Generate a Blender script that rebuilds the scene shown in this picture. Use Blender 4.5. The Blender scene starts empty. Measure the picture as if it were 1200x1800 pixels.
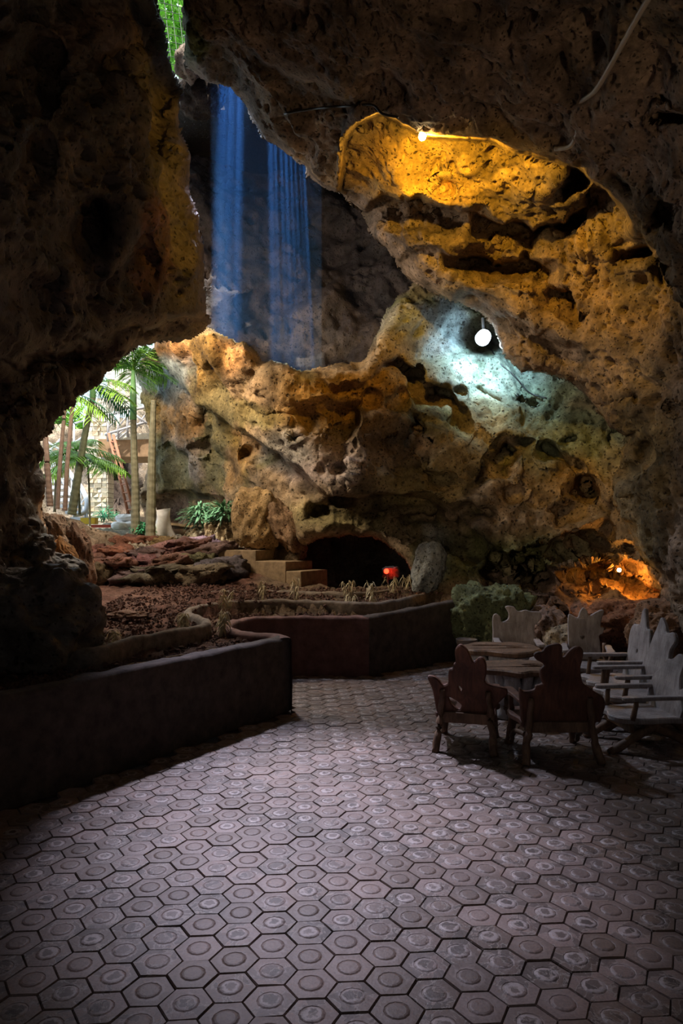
import bpy, bmesh, math, random
import numpy as np
from mathutils import Vector, Matrix, Euler, geometry
random.seed(7); np.random.seed(7)
SC = bpy.context.scene
COL = SC.collection
F = 1264.0; CX = 600.0; HY = 934.0; H = 1.8      # focal length in px of the 1200x1800 frame, horizon row, eye height
def P(px, py, d): return Vector(((px-CX)/F*d, d, H-(py-HY)/F*d))

# ------------------------------------------------------------------ camera, world, exposure, lights
cam = bpy.data.cameras.new('camera'); camo = bpy.data.objects.new('camera', cam); COL.objects.link(camo)
camo.location = (0, 0, H); camo.rotation_euler = (math.radians(90), 0, 0)
cam.sensor_fit = 'VERTICAL'; cam.sensor_height = 36; cam.sensor_width = 24; cam.lens = F/1800*36
cam.shift_y = 34/1800; cam.clip_start = .05; cam.clip_end = 200
SC.camera = camo
SC.view_settings.view_transform = 'Standard'; SC.view_settings.look = 'None'
SC.view_settings.exposure = 0.0; SC.view_settings.gamma = 1.0; SC.view_settings.use_curve_mapping = False
w = bpy.data.worlds.new('sky'); SC.world = w; w.use_nodes = True
bg = w.node_tree.nodes['Background']; bg.inputs[0].default_value = (.74, .88, 1, 1); bg.inputs[1].default_value = 2.0

def light(name, kind, loc, energy, color, target=None, **kw):
    l = bpy.data.lights.new(name, kind); o = bpy.data.objects.new(name, l); COL.objects.link(o)
    o.location = loc; l.energy = energy; l.color = color
    for k, v in kw.items(): setattr(l, k, v)
    if target is not None:
        o.rotation_euler = (Vector(target)-Vector(loc)).to_track_quat('-Z', 'Y').to_euler()
    return o
R = math.radians
# sun over the garden beyond the arch
light('sun', 'SUN', (-6, 8, 20), 8.0, (1, .95, .86), target=(-4.6, 17.4, 0), angle=R(1.5))
# daylight falling through the roof crack on the paving
light('skylight_floor', 'SPOT', (-2.0, 11.95, 9.2), 8300, (.82, .79, 1), target=(-.15, 4.75, 0), spot_size=R(18.5), spot_blend=1.0, shadow_soft_size=.22)
# daylight that reaches the rear chamber wall from behind the arch
light('skylight_wall', 'SPOT', (-3.1, 10.6, 5.3), 640, (1, .77, .48), target=(.8, 11.5, 3.2), spot_size=R(95), spot_blend=1.0, shadow_soft_size=.35)
light('skylight_arch', 'AREA', (-4.5, 11.3, 5.7), 240, (1, .78, .54), target=(-2.5, 13.4, 3.3), shape='DISK', size=1.2)
# sun shafts through the roof holes
light('shaft_light', 'SPOT', (-1.5, 12.6, 26), 140000, (.40, .64, 1), target=(-1.45, 12.62, 4), spot_size=R(5.8), spot_blend=.1, shadow_soft_size=.14)
# added daylight spills, then added warm fills out of view round the camera
light('skylight_spill', 'SPOT', (-2.0, 11.95, 9.2), 1400, (.66, .78, 1), target=(2.6, 7.2, 0), spot_size=R(46), spot_blend=1, shadow_soft_size=.3)
light('skylight_entrance', 'SPOT', (-2.6, 12.8, 6.6), 1100, (1, .84, .66), target=(-3.1, 8.9, 1.3), spot_size=R(60), spot_blend=1, shadow_soft_size=.3)
light('fill_right', 'POINT', (2.6, -1.2, 1.2), 9, (1, .72, .46), shadow_soft_size=.35)
light('fill_roof', 'SPOT', (3.0, -.6, .5), 280, (1, .70, .42), target=(2.0, 6, 6.2), spot_size=R(58), spot_blend=1, shadow_soft_size=.25)
light('fill_wall', 'SPOT', (-1.6, 1.0, 2.4), 430, (1, .78, .52), target=(3.0, 11, 2.5), spot_size=R(36), spot_blend=1, shadow_soft_size=.2)
# ------------------------------------------------------------------ numpy noise
def _h(i, j, k, s):
    n = (i.astype(np.int64)*73856093) ^ (j.astype(np.int64)*19349663) ^ (k.astype(np.int64)*83492791) ^ (s*2654435761 & 0x7fffffff)
    n = (n ^ (n >> 13)) * 1274126177 & 0x7fffffff
    n = (n ^ (n >> 15)) * 668265263 & 0x7fffffff
    return ((n ^ (n >> 14)) & 0xffffff) / float(0xffffff)
def noise(p, sc=1.0, s=0):
    q = p*sc; f = np.floor(q); t = q-f; t = t*t*(3-2*t); f = f.astype(np.int64); r = 0
    for a in (0, 1):
        for b in (0, 1):
            for c in (0, 1):
                wgt = (t[..., 0] if a else 1-t[..., 0])*(t[..., 1] if b else 1-t[..., 1])*(t[..., 2] if c else 1-t[..., 2])
                r = r + wgt*_h(f[..., 0]+a, f[..., 1]+b, f[..., 2]+c, s)
    return r*2-1
def fbm(p, sc=1.0, o=4, s=0, g=.5):
    r = 0; a = 1
    for i in range(o): r = r+a*noise(p, sc*(2.03**i), s+i*17); a *= g
    return r
def worley(p, sc=1.0, s=0):
    q = p*sc; f = np.floor(q).astype(np.int64); best = np.full(q.shape[:-1], 9.); rid = np.zeros(q.shape[:-1])
    for a in (-1, 0, 1):
        for b in (-1, 0, 1):
            for c in (-1, 0, 1):
                i, j, k = f[..., 0]+a, f[..., 1]+b, f[..., 2]+c
                dx = i+_h(i, j, k, s)-q[..., 0]; dy = j+_h(i, j, k, s+1)-q[..., 1]; dz = k+_h(i, j, k, s+2)-q[..., 2]
                d = dx*dx+dy*dy+dz*dz; m = d < best
                best = np.where(m, d, best); rid = np.where(m, _h(i, j, k, s+3), rid)
    return np.sqrt(best), rid
def sst(x): x = np.clip(x, 0, 1); return x*x*(3-2*x)

# ------------------------------------------------------------------ materials
def newmat(name):
    m = bpy.data.materials.new(name); m.use_nodes = True
    nt = m.node_tree; b = nt.nodes['Principled BSDF']; return m, nt, b
def nd(nt, t, **kw):
    n = nt.nodes.new(t)
    for k, v in kw.items():
        if k in n.inputs: n.inputs[k].default_value = v
        else: setattr(n, k, v)
    return n
def mathn(nt, op, a, b=None):
    n = nt.nodes.new('ShaderNodeMath'); n.operation = op
    for i, v in enumerate((a, b)):
        if v is None: continue
        if isinstance(v, (int, float)): n.inputs[i].default_value = v
        else: nt.links.new(v, n.inputs[i])
    return n.outputs[0]
def ramp(nt, src, stops):
    n = nt.nodes.new('ShaderNodeValToRGB'); e = n.color_ramp.elements
    while len(e) < len(stops): e.new(.5)
    for q, (p, c) in zip(e, stops):
        q.position = p; q.color = (c, c, c, 1) if isinstance(c, (int, float)) else (*c, 1)
    nt.links.new(src, n.inputs[0]); return n.outputs[0]
def mixc(nt, mode, fac, a, b):
    n = nt.nodes.new('ShaderNodeMix'); n.data_type = 'RGBA'; n.blend_type = mode
    for i, v in ((0, fac), (6, a), (7, b)):
        if isinstance(v, (int, float)): n.inputs[i].default_value = v
        elif isinstance(v, tuple): n.inputs[i].default_value = (*v, 1)
        else: nt.links.new(v, n.inputs[i])
    return n.outputs[2]
def bump(nt, b, h, strength=.5, dist=.02):
    n = nd(nt, 'ShaderNodeBump'); n.inputs['Strength'].default_value = strength; n.inputs['Distance'].default_value = dist
    nt.links.new(h, n.inputs['Height']); nt.links.new(n.outputs[0], b.inputs['Normal'])
def rockmat(name, rough=.85, wet=0, sc=1.0, bs=.7, pits=True):
    m, nt, b = newmat(name)
    geo = nd(nt, 'ShaderNodeNewGeometry'); pos = geo.outputs['Position']
    at = nd(nt, 'ShaderNodeAttribute', attribute_name='tint')
    n1 = nd(nt, 'ShaderNodeTexNoise', Scale=2.2*sc, Detail=9, Roughness=.65); nt.links.new(pos, n1.inputs['Vector'])
    n2 = nd(nt, 'ShaderNodeTexNoise', Scale=16*sc, Detail=6, Roughness=.7); nt.links.new(pos, n2.inputs['Vector'])
    wn_ = nd(nt, 'ShaderNodeTexNoise', Scale=9*sc, Detail=4); nt.links.new(pos, wn_.inputs['Vector'])
    wv_ = nd(nt, 'ShaderNodeVectorMath', operation='MULTIPLY_ADD'); nt.links.new(wn_.outputs['Color'], wv_.inputs[0]); wv_.inputs[1].default_value = (.09, .09, .09); nt.links.new(pos, wv_.inputs[2])
    v = nd(nt, 'ShaderNodeTexVoronoi', Scale=26*sc); nt.links.new(wv_.outputs[0], v.inputs['Vector'])
    v2 = nd(nt, 'ShaderNodeTexVoronoi', Scale=11*sc); nt.links.new(wv_.outputs[0], v2.inputs['Vector'])
    c = mixc(nt, 'MULTIPLY', 1, at.outputs['Color'], ramp(nt, n1.outputs['Fac'], [(.3, .45), (.5, .95), (.7, 1.6)]))
    c = mixc(nt, 'MULTIPLY', 1, c, ramp(nt, n2.outputs['Fac'], [(.3, .55), (.55, 1.0), (.75, 1.45)]))
    if pits:
        p1 = mathn(nt, 'MAXIMUM', ramp(nt, v.outputs['Distance'], [(.16, 0.), (.34, 1.0)]), ramp(nt, v.outputs['Color'], [(.45, 0.), (.5, 1.)]))
        p2 = mathn(nt, 'MAXIMUM', ramp(nt, v2.outputs['Distance'], [(.16, 0.), (.30, 1.0)]), ramp(nt, v2.outputs['Color'], [(.40, 0.), (.45, 1.)]))
        pp = mathn(nt, 'MULTIPLY', p1, p2)
        c = mixc(nt, 'MIX', mathn(nt, 'MULTIPLY', mathn(nt, 'SUBTRACT', 1, pp), .78), c, (.02, .014, .01))
    nt.links.new(c, b.inputs['Base Color']); b.inputs['Roughness'].default_value = rough
    b.inputs['Specular IOR Level'].default_value = .2+wet
    hh = mathn(nt, 'ADD', mathn(nt, 'MULTIPLY', n2.outputs['Fac'], 1.0), mathn(nt, 'MULTIPLY', pp if pits else v.outputs['Distance'], .9 if pits else .1))
    bump(nt, b, hh, bs, .035)
    return m
def plain(name, col, rough=.7, var=.35, sc=8, bs=.3, metal=0, emit=0, ecol=None, bd=.01):
    m, nt, b = newmat(name)
    geo = nd(nt, 'ShaderNodeNewGeometry')
    n1 = nd(nt, 'ShaderNodeTexNoise', Scale=sc, Detail=7, Roughness=.65); nt.links.new(geo.outputs['Position'], n1.inputs['Vector'])
    c = mixc(nt, 'MULTIPLY', 1, tuple(col), ramp(nt, n1.outputs['Fac'], [(.3, 1-var), (.7, 1+var)]))
    nt.links.new(c, b.inputs['Base Color']); b.inputs['Roughness'].default_value = rough; b.inputs['Metallic'].default_value = metal
    if bs: bump(nt, b, n1.outputs['Fac'], bs, bd)
    if emit: b.inputs['Emission Color'].default_value = (*(ecol or col), 1); b.inputs['Emission Strength'].default_value = emit
    return m
M = {}
M['rock'] = rockmat('cave_rock')
M['rockwet'] = rockmat('damp_cave_rock', rough=.55, wet=.3, sc=.8)
M['rockout'] = rockmat('garden_rock', sc=1.2, bs=.8)
M['soil'] = rockmat('red_soil', rough=.95, sc=2.2, bs=1.0, pits=False)
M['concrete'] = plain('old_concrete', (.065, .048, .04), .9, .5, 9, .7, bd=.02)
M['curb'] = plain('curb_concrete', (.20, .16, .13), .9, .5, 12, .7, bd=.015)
M['stepc'] = plain('step_concrete', (.28, .20, .12), .85, .4, 9, .4)
M['wood'] = None
M['stone'] = plain('cladding_stone', (.80, .74, .62), .8, .2, 14, .6)
M['grout'] = plain('grout', (.55, .5, .42), .9, .2, 20, .2)
M['rail'] = plain('whitewashed_rail', (.62, .66, .72), .5, .1, 8, 0)
M['railbrown'] = plain('grey_rail', (.52, .50, .52), .6, .15, 8, 0)
M['ladder'] = plain('red_ladder_wood', (.42, .17, .09), .6, .25, 10, .2)
M['slab'] = plain('brown_slab', (.36, .22, .12), .9, .3, 6, .5)
M['sack'] = plain('white_sack', (.88, .89, .93), .7, .12, 14, .4)
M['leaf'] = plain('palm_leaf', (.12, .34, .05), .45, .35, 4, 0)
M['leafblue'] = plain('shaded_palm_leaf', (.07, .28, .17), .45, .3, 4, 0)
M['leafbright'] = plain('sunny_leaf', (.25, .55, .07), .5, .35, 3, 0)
M['shrub'] = plain('shrub_leaf', (.10, .24, .12), .45, .35, 6, 0)
M['mint'] = plain('mint_leaf', (.10, .50, .26), .45, .35, 6, 0)
M['dry'] = plain('dry_leaf', (.60, .52, .34), .8, .3, 20, 0)
M['trunkgrey'] = plain('palm_trunk_ringed', (.25, .25, .18), .8, .3, 10, .3)
M['trunkbrown'] = plain('palm_trunk_brown', (.25, .19, .17), .8, .3, 10, .3)
M['trunkdark'] = plain('palm_trunk_green', (.20, .24, .17), .8, .3, 10, .3)
M['shaft'] = plain('palm_crownshaft', (.22, .50, .24), .4, .2, 4, 0)
M['yellow'] = plain('yellow_plastic', (.75, .50, .04), .4, .1, 4, 0)
M['redp'] = plain('red_plastic', (.45, .06, .03), .5, .1, 4, 0)
M['board'] = plain('pale_board', (.60, .44, .26), .8, .2, 8, .2)
M['cable'] = plain('grey_cable', (.40, .34, .27), .5, .1, 8, 0)
M['cableblack'] = plain('black_cable', (.02, .02, .02), .5, .1, 8, 0)
M['metal'] = plain('lamp_housing', (.5, .5, .52), .35, .05, 8, 0, metal=.8)
M['wire'] = plain('fence_wire', (.08, .09, .07), .6, .05, 8, 0, metal=.3)
M['pebble'] = plain('pebble', (.42, .36, .30), .8, .4, 5, .2)
M['log'] = plain('old_log', (.20, .13, .08), .9, .4, 8, .6)
M['bucket'] = plain('dull_bucket', (.16, .13, .12), .6, .3, 8, .1)
M['led'] = plain('cold_lamp_glass', (.8, .9, 1), emit=14, ecol=(.62, .84, 1), bs=0)
M['amber'] = plain('amber_lamp_glass', (1, .8, .5), emit=90, ecol=(1, .72, .35), bs=0)
M['redlamp'] = plain('red_lamp_glass', (1, .1, .05), emit=7, ecol=(1, .03, .01), bs=0)
def woodmat(name, col, dark, rough=.6):
    m, nt, b = newmat(name)
    tc = nd(nt, 'ShaderNodeTexCoord'); mp = nd(nt, 'ShaderNodeMapping'); mp.inputs['Scale'].default_value = (6, 6, 1.2); nt.links.new(tc.outputs['Object'], mp.inputs[0])
    n1 = nd(nt, 'ShaderNodeTexNoise', Scale=3, Detail=8, Roughness=.7, Distortion=1.2); nt.links.new(mp.outputs[0], n1.inputs['Vector'])
    n2 = nd(nt, 'ShaderNodeTexNoise', Scale=4, Detail=6); nt.links.new(tc.outputs['Object'], n2.inputs['Vector'])
    c = mixc(nt, 'MIX', ramp(nt, n1.outputs['Fac'], [(.35, 0.), (.65, 1.)]), tuple(dark), tuple(col))
    c = mixc(nt, 'MULTIPLY', 1, c, ramp(nt, n2.outputs['Fac'], [(.3, .6), (.7, 1.35)]))
    nt.links.new(c, b.inputs['Base Color']); b.inputs['Roughness'].default_value = rough; b.inputs['Specular IOR Level'].default_value = .35
    bump(nt, b, n1.outputs['Fac'], .5, .01)
    return m
M['woodred'] = woodmat('reddish_root_wood', (.20, .085, .05), (.09, .04, .028))
M['woodgrey'] = woodmat('weathered_grey_wood', (.42, .37, .36), (.24, .20, .19))
M['woodleg'] = woodmat('branch_wood', (.26, .15, .09), (.10, .06, .04))
M['woodtop'] = woodmat('table_wood', (.62, .62, .66), (.36, .35, .36), .40)
# paver material: cell id = object location + attribute, so every paver has its own wear
m, nt, b = newmat('worn_paver'); M['paver'] = m
oi = nd(nt, 'ShaderNodeObjectInfo'); at = nd(nt, 'ShaderNodeAttribute', attribute_name='cell'); geo = nd(nt, 'ShaderNodeNewGeometry')
va = nd(nt, 'ShaderNodeVectorMath', operation='ADD'); nt.links.new(oi.outputs['Location'], va.inputs[0]); nt.links.new(at.outputs['Vector'], va.inputs[1])
sn = nd(nt, 'ShaderNodeVectorMath', operation='SNAP'); nt.links.new(va.outputs[0], sn.inputs[0]); sn.inputs[1].default_value = (.01, .01, 10)
wn = nd(nt, 'ShaderNodeTexWhiteNoise'); nt.links.new(sn.outputs[0], wn.inputs['Vector'])
loc = nd(nt, 'ShaderNodeVectorMath', operation='SUBTRACT'); nt.links.new(geo.outputs['Position'], loc.inputs[0]); nt.links.new(va.outputs[0], loc.inputs[1])
ln = nd(nt, 'ShaderNodeVectorMath', operation='LENGTH'); nt.links.new(loc.outputs[0], ln.inputs[0])
nz = nd(nt, 'ShaderNodeTexNoise', Scale=26, Detail=5, Roughness=.6); nt.links.new(geo.outputs['Position'], nz.inputs['Vector'])
nz2 = nd(nt, 'ShaderNodeTexNoise', Scale=1.3, Detail=5); nt.links.new(geo.outputs['Position'], nz2.inputs['Vector'])
nz3 = nd(nt, 'ShaderNodeTexNoise', Scale=90, Detail=4); nt.links.new(geo.outputs['Position'], nz3.inputs['Vector'])
r = mathn(nt, 'ADD', ln.outputs['Value'], mathn(nt, 'MULTIPLY', mathn(nt, 'SUBTRACT', nz.outputs['Fac'], .5), .07))
r = mathn(nt, 'ADD', r, mathn(nt, 'MULTIPLY', mathn(nt, 'SUBTRACT', wn.outputs['Value'], .5), .035))
ring = ramp(nt, r, [(0, .0), (.036, .0), (.041, 1.), (.052, .75), (.060, .0), (.066, .12), (.073, .0)])
amt = mathn(nt, 'MULTIPLY', ring, ramp(nt, wn.outputs['Value'], [(.15, .15), (.75, 1.0)]))
base = mixc(nt, 'MIX', ramp(nt, wn.outputs['Color'], [(.2, 0.), (.9, 1.)]), (.130, .086, .066), (.235, .165, .145))
base = mixc(nt, 'MULTIPLY', 1, base, ramp(nt, nz2.outputs['Fac'], [(.35, .62), (.65, 1.25)]))
base = mixc(nt, 'MULTIPLY', 1, base, ramp(nt, nz3.outputs['Fac'], [(.3, .8), (.7, 1.2)]))
inner = ramp(nt, r, [(0, 1.), (.034, 1.), (.040, 0.), (1, 0.)])
base = mixc(nt, 'MIX', mathn(nt, 'MULTIPLY', inner, mathn(nt, 'GREATER_THAN', wn.outputs['Value'], .55)), base, (.12, .085, .075))
nz4 = nd(nt, 'ShaderNodeTexNoise', Scale=9, Detail=5, Roughness=.6, Distortion=.6); nt.links.new(geo.outputs['Position'], nz4.inputs['Vector'])
line = ramp(nt, nz4.outputs['Fac'], [(.51, 0.), (.53, 1.), (.55, 0.)])
base = mixc(nt, 'MULTIPLY', mathn(nt, 'GREATER_THAN', wn.outputs['Value'], .35), base, ramp(nt, nz4.outputs['Fac'], [(.50, 1.), (.54, .58)]))
base = mixc(nt, 'MIX', mathn(nt, 'MULTIPLY', mathn(nt, 'MULTIPLY', line, .85), mathn(nt, 'GREATER_THAN', wn.outputs['Value'], .35)), base, (.33, .28, .25))
colr = mixc(nt, 'MIX', mathn(nt, 'MULTIPLY', amt, .85), base, (.42, .36, .35))
nt.links.new(colr, b.inputs['Base Color']); b.inputs['Roughness'].default_value = .55; b.inputs['Specular IOR Level'].default_value = .45
bump(nt, b, mathn(nt, 'ADD', nz.outputs['Fac'], mathn(nt, 'MULTIPLY', nz3.outputs['Fac'], .4)), .35, .006)

# ------------------------------------------------------------------ object helpers
def tag(o, label=None, cat=None, group=None, kind=None):
    if label: o['label'] = label
    if cat: o['category'] = cat
    if group: o['group'] = group
    if kind: o['kind'] = kind
    return o
def empty(name, loc=(0, 0, 0), rz=0, label=None, cat=None, group=None, kind=None):
    o = bpy.data.objects.new(name, None); COL.objects.link(o); o.location = loc; o.rotation_euler = (0, 0, rz)
    o.empty_display_size = .1
    return tag(o, label, cat, group, kind)
def link(name, me, parent=None, loc=None):
    o = bpy.data.objects.new(name, me); COL.objects.link(o)
    if parent is not None: o.parent = parent
    if loc is not None: o.location = loc
    return o
def npmesh(name, v, f, mat, tint=None, smooth=True, attrs=None):
    """v (n,3); f (m,4) or (m,3)"""
    me = bpy.data.meshes.new(name); v = np.asarray(v, dtype=np.float32); f = np.asarray(f, dtype=np.int32)
    k = f.shape[1]
    me.vertices.add(len(v)); me.vertices.foreach_set('co', v.ravel())
    me.loops.add(f.size); me.loops.foreach_set('vertex_index', f.ravel())
    me.polygons.add(len(f)); me.polygons.foreach_set('loop_start', np.arange(0, f.size, k, dtype=np.int32))
    me.polygons.foreach_set('use_smooth', np.full(len(f), smooth))
    me.update(calc_edges=True); me.validate()
    if tint is not None:
        a = me.attributes.new('tint', 'FLOAT_COLOR', 'POINT'); t = np.ones((len(v), 4), dtype=np.float32); t[:, :3] = tint
        a.data.foreach_set('color', t.ravel())
    if mat: me.materials.append(mat)
    return me
class MB:
    def __init__(s): s.v = []; s.f = []
    def add(s, v, f):
        n = len(s.v); s.v += [tuple(x) for x in v]; s.f += [tuple(i+n for i in q) for q in f]; return s
    def box(s, c, size, rot=(0, 0, 0), jit=0):
        Mx = Euler(rot).to_matrix(); c = Vector(c); vs = []
        for z in (-.5, .5):
            for x, y in ((-.5, -.5), (.5, -.5), (.5, .5), (-.5, .5)):
                q = Vector((x*size[0], y*size[1], z*size[2]))+Vector([random.uniform(-jit, jit) for _ in range(3)])
                vs.append(c+Mx @ q)
        return s.add(vs, [(3, 2, 1, 0), (4, 5, 6, 7), (0, 1, 5, 4), (1, 2, 6, 5), (2, 3, 7, 6), (3, 0, 4, 7)])
    def tube(s, pts, rad, n=8, cap=True):
        pts = [Vector(p) for p in pts]; k = len(pts)
        if not isinstance(rad, (list, tuple)): rad = [rad]*k
        up = Vector((0, 0, 1)); vs = []
        for i, p in enumerate(pts):
            t = (pts[min(i+1, k-1)]-pts[max(i-1, 0)]).normalized()
            a = t.cross(up)
            if a.length < .15: a = t.cross(Vector((0, 1, 0)))
            a.normalize(); b2 = a.cross(t)
            for j in range(n):
                th = 2*math.pi*j/n; vs.append(p+(a*math.cos(th)+b2*math.sin(th))*rad[i])
        fs = [(i*n+j, i*n+(j+1) % n, (i+1)*n+(j+1) % n, (i+1)*n+j) for i in range(k-1) for j in range(n)]
        if cap: fs += [tuple(range(n-1, -1, -1)), tuple((k-1)*n+j for j in range(n))]
        return s.add(vs, fs)
    def build(s, name, mat, parent=None, smooth=False, tint=None):
        me = bpy.data.meshes.new(name); me.from_pydata(s.v, [], s.f); me.materials.append(mat)
        if smooth: me.polygons.foreach_set('use_smooth', [True]*len(me.polygons))
        if tint is not None:
            a = me.attributes.new('tint', 'FLOAT_COLOR', 'POINT'); a.data.foreach_set('color', list((*tint, 1))*len(s.v))
        bm = bmesh.new(); bm.from_mesh(me); bmesh.ops.recalc_face_normals(bm, faces=bm.faces); bm.to_mesh(me); bm.free()
        return link(name, me, parent)
def crom(pts, n=4, closed=True):
    out = []; k = len(pts)
    for i in range(k if closed else k-1):
        p0, p1, p2, p3 = [Vector(pts[(i+j) % k] if closed else pts[min(max(i+j, 0), k-1)]) for j in (-1, 0, 1, 2)]
        for a in range(n):
            t = a/n; out.append(.5*((2*p1)+(p2-p0)*t+(2*p0-5*p1+4*p2-p3)*t*t+(3*p1-p0-3*p2+p3)*t**3))
    if not closed: out.append(Vector(pts[-1]))
    return out
def bez(pts, n=6): return crom(pts, n, False)

# ------------------------------------------------------------------ rock surfaces
def rbf(ctrl):
    c = np.array(ctrl, float); X = c[:, :2]/400.; y = c[:, 2]
    def phi(r): return r
    n = len(X); A = np.zeros((n+3, n+3))
    A[:n, :n] = phi(np.linalg.norm(X[:, None]-X[None], axis=-1)) - np.eye(n)*.02
    A[:n, n] = 1; A[:n, n+1:] = X; A[n, :n] = 1; A[n+1:, :n] = X.T
    wv = np.linalg.solve(A, np.concatenate([y, [0, 0, 0]]))
    def ev(px, py):
        q = np.stack([px, py], -1)/400.; r = wv[n]+q[..., 0]*wv[n+1]+q[..., 1]*wv[n+2]
        for i in range(n): r = r+wv[i]*phi(np.sqrt((q[..., 0]-X[i, 0])**2+(q[..., 1]-X[i, 1])**2+.003))
        return r
    return ev
def segdist(px, py, poly, closed=True):
    d = np.full(px.shape, 1e9); side = np.zeros(px.shape); k = len(poly)
    for i in range(k if closed else k-1):
        ax, ay = poly[i]; bx, by = poly[(i+1) % k]; ex, ey = bx-ax, by-ay; L = ex*ex+ey*ey+1e-9
        t = np.clip(((px-ax)*ex+(py-ay)*ey)/L, 0, 1); dx = px-ax-t*ex; dy = py-ay-t*ey; dd = np.hypot(dx, dy)
        m = dd < d; d = np.where(m, dd, d); side = np.where(m, ex*(py-ay)-ey*(px-ax), side)
    return d, side
def inpoly(px, py, poly):
    r = np.zeros(px.shape, bool); k = len(poly)
    for i in range(k):
        ax, ay = poly[i]; bx, by = poly[(i+1) % k]
        if ay == by: continue
        r ^= ((ay > py) != (by > py)) & (px < (bx-ax)*(py-ay)/(by-ay)+ax)
    return r
def axis(lo, hi, a, b, step):
    x = list(np.arange(max(lo, a), min(hi, b)+.1, step)); s = step
    while x[0] > lo: s *= 1.14; x.insert(0, x[0]-s)
    s = step
    while x[-1] < hi: s *= 1.14; x.append(x[-1]+s)
    return np.array(x)
def PW(px, py, d): return np.stack([(px-CX)/F*d, d, H-(py-HY)/F*d], -1)
SURF = {}
def layer(name, mat, poly, ctrl, tint, step=2.6, holes=(), curl=(.5, 30), ledges=(), pockets=(), patches=(), amp=1.0, scallop=0, skirt=.6, pit=1.0, rag=5, seed=0, olive=0.):
    pl = np.array(poly, float)
    xs = axis(pl[:, 0].min()-4, pl[:, 0].max()+4, -30, 1230, step); ys = axis(pl[:, 1].min()-4, pl[:, 1].max()+4, -30, 1150, step)
    gx, gy = np.meshgrid(xs, ys); z3 = np.stack([gx/60, gy/60, np.full(gx.shape, seed*3.1)], -1)
    wx = gx+rag*fbm(z3, 1.3, 4, seed+5); wy = gy+rag*fbm(z3, 1.3, 4, seed+9)
    ins = inpoly(wx, wy, poly); dist, _ = segdist(wx, wy, poly)
    for h in holes:
        ins &= ~inpoly(wx, wy, h); dh, _ = segdist(wx, wy, h); dist = np.minimum(dist, dh)
    ev = rbf(ctrl); d = ev(gx, gy)
    s = np.clip(1-dist/curl[1], 0, 1); d = d+curl[0]*(1-np.sqrt(1-s*s*.995))
    ledf = np.ones(gx.shape)
    for (pts, J, wd, fall) in ledges:
        kr = .8 if J in (1.0, 1.1) else 2.4
        dd, sd = segdist(gx+rag*kr*fbm(z3, 1.6, 4, seed+11), gy+rag*kr*fbm(z3, 1.6, 4, seed+12), pts, False)
        J = J*(1 if kr < 1 else (.25+1.5*sst(.5+.9*noise(z3, .8, seed+13))))
        up = np.sign(sd)
        (x0, y0), (x1, y1) = pts[0], pts[-1]
        endf = sst(np.minimum(np.hypot(gx-x0, gy-y0), np.hypot(gx-x1, gy-y1))/max(30, wd*3))
        rec = J*sst(dd/wd)*np.exp(-(dd/fall)**2); lip = -.04*J*np.exp(-(dd/(wd*2.2))**2)
        d = d+np.where(up > 0, rec, lip)*endf; ledf = ledf*(1-.85*np.exp(-((dd-wd*.5)/(wd*.8))**2)*endf)
    for (cx, cy, rx, ry, ro, dep) in pockets:
        c_, s_ = math.cos(ro), math.sin(ro); kk = z3*(60/(.8*(rx+ry))); am = .38*min(rx, ry)
        X = gx-cx+am*fbm(kk, 1, 3, seed+21); Y = gy-cy+am*fbm(kk, 1, 3, seed+22)
        u = (X*c_+Y*s_)/rx; v = (-X*s_+Y*c_)/ry; r_ = np.sqrt(u*u+v*v)
        g = sst((1.2-r_)/.85); d = d+.8*dep*g*np.clip(.75-.45*v, 0, 1.3)
        d = d-abs(dep)*.08*np.exp(-((r_-1.3)/.22)**2)
    base = PW(gx, gy, d)
    # normals from the grid
    tu = np.gradient(base, axis=1); tv = np.gradient(base, axis=0); n = np.cross(tv, tu); n /= np.linalg.norm(n, axis=-1, keepdims=True)+1e-9
    cd = base-np.array([0, 0, H]); sg = np.sign(-(n*cd).sum(-1, keepdims=True)); n = n*sg
    q = base+np.stack([fbm(base, .9, 2, 31+seed), fbm(base, .9, 2, 37+seed), fbm(base, .9, 2, 41+seed)], -1)*.25
    disp = .15*fbm(q, .9, 3, seed)+.05*(1-2*np.abs(noise(q, 1.9, seed+3)))+.034*fbm(q, 4.5, 4, seed+6, .6)
    w1, r1 = worley(q, 3.2, seed+50); w2, r2 = worley(q, 8.5, seed+60); w3, r3 = worley(q, 1.15, seed+70)
    disp -= pit*.10*sst((.36*r1-w1+.08)/.2)*(r1 > .55)
    disp -= pit*.045*sst((.45*r2-w2+.1)/.25)*(r2 > .3)
    if len(ledges): disp = disp*ledf
    fac = np.abs((n*cd).sum(-1))/(np.linalg.norm(cd, axis=-1)+1e-9); disp = disp*sst(fac/.32)
    if scallop: disp += scallop*(np.clip(w3, 0, 1)**1.5-.45)
    fade = sst(dist/14)*.85+.15
    pos = base+n*(disp*amp*fade)[..., None]
    col = np.ones(gx.shape+(3,))*np.array(tint)
    jn = fbm(q, 1.2, 4, seed+80)
    col = col*(1+.28*np.clip(fbm(q, .7, 4, seed+83), -1, 1))[..., None]
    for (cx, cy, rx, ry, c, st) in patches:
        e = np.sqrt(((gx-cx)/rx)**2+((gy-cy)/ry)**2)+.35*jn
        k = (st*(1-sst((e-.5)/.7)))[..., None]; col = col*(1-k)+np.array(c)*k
    ol = (sst((fbm(q, .8, 4, seed+87)-.05)/.45)*olive)[..., None]; col = col*(1-ol)+col*np.array((.52, .62, .38))*ol
    col = col*(1-.5*sst((fbm(q, 2.2, 4, seed+88)-.15)/.5))[..., None]
    # faces
    idx = np.arange(gx.size).reshape(gx.shape)
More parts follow.
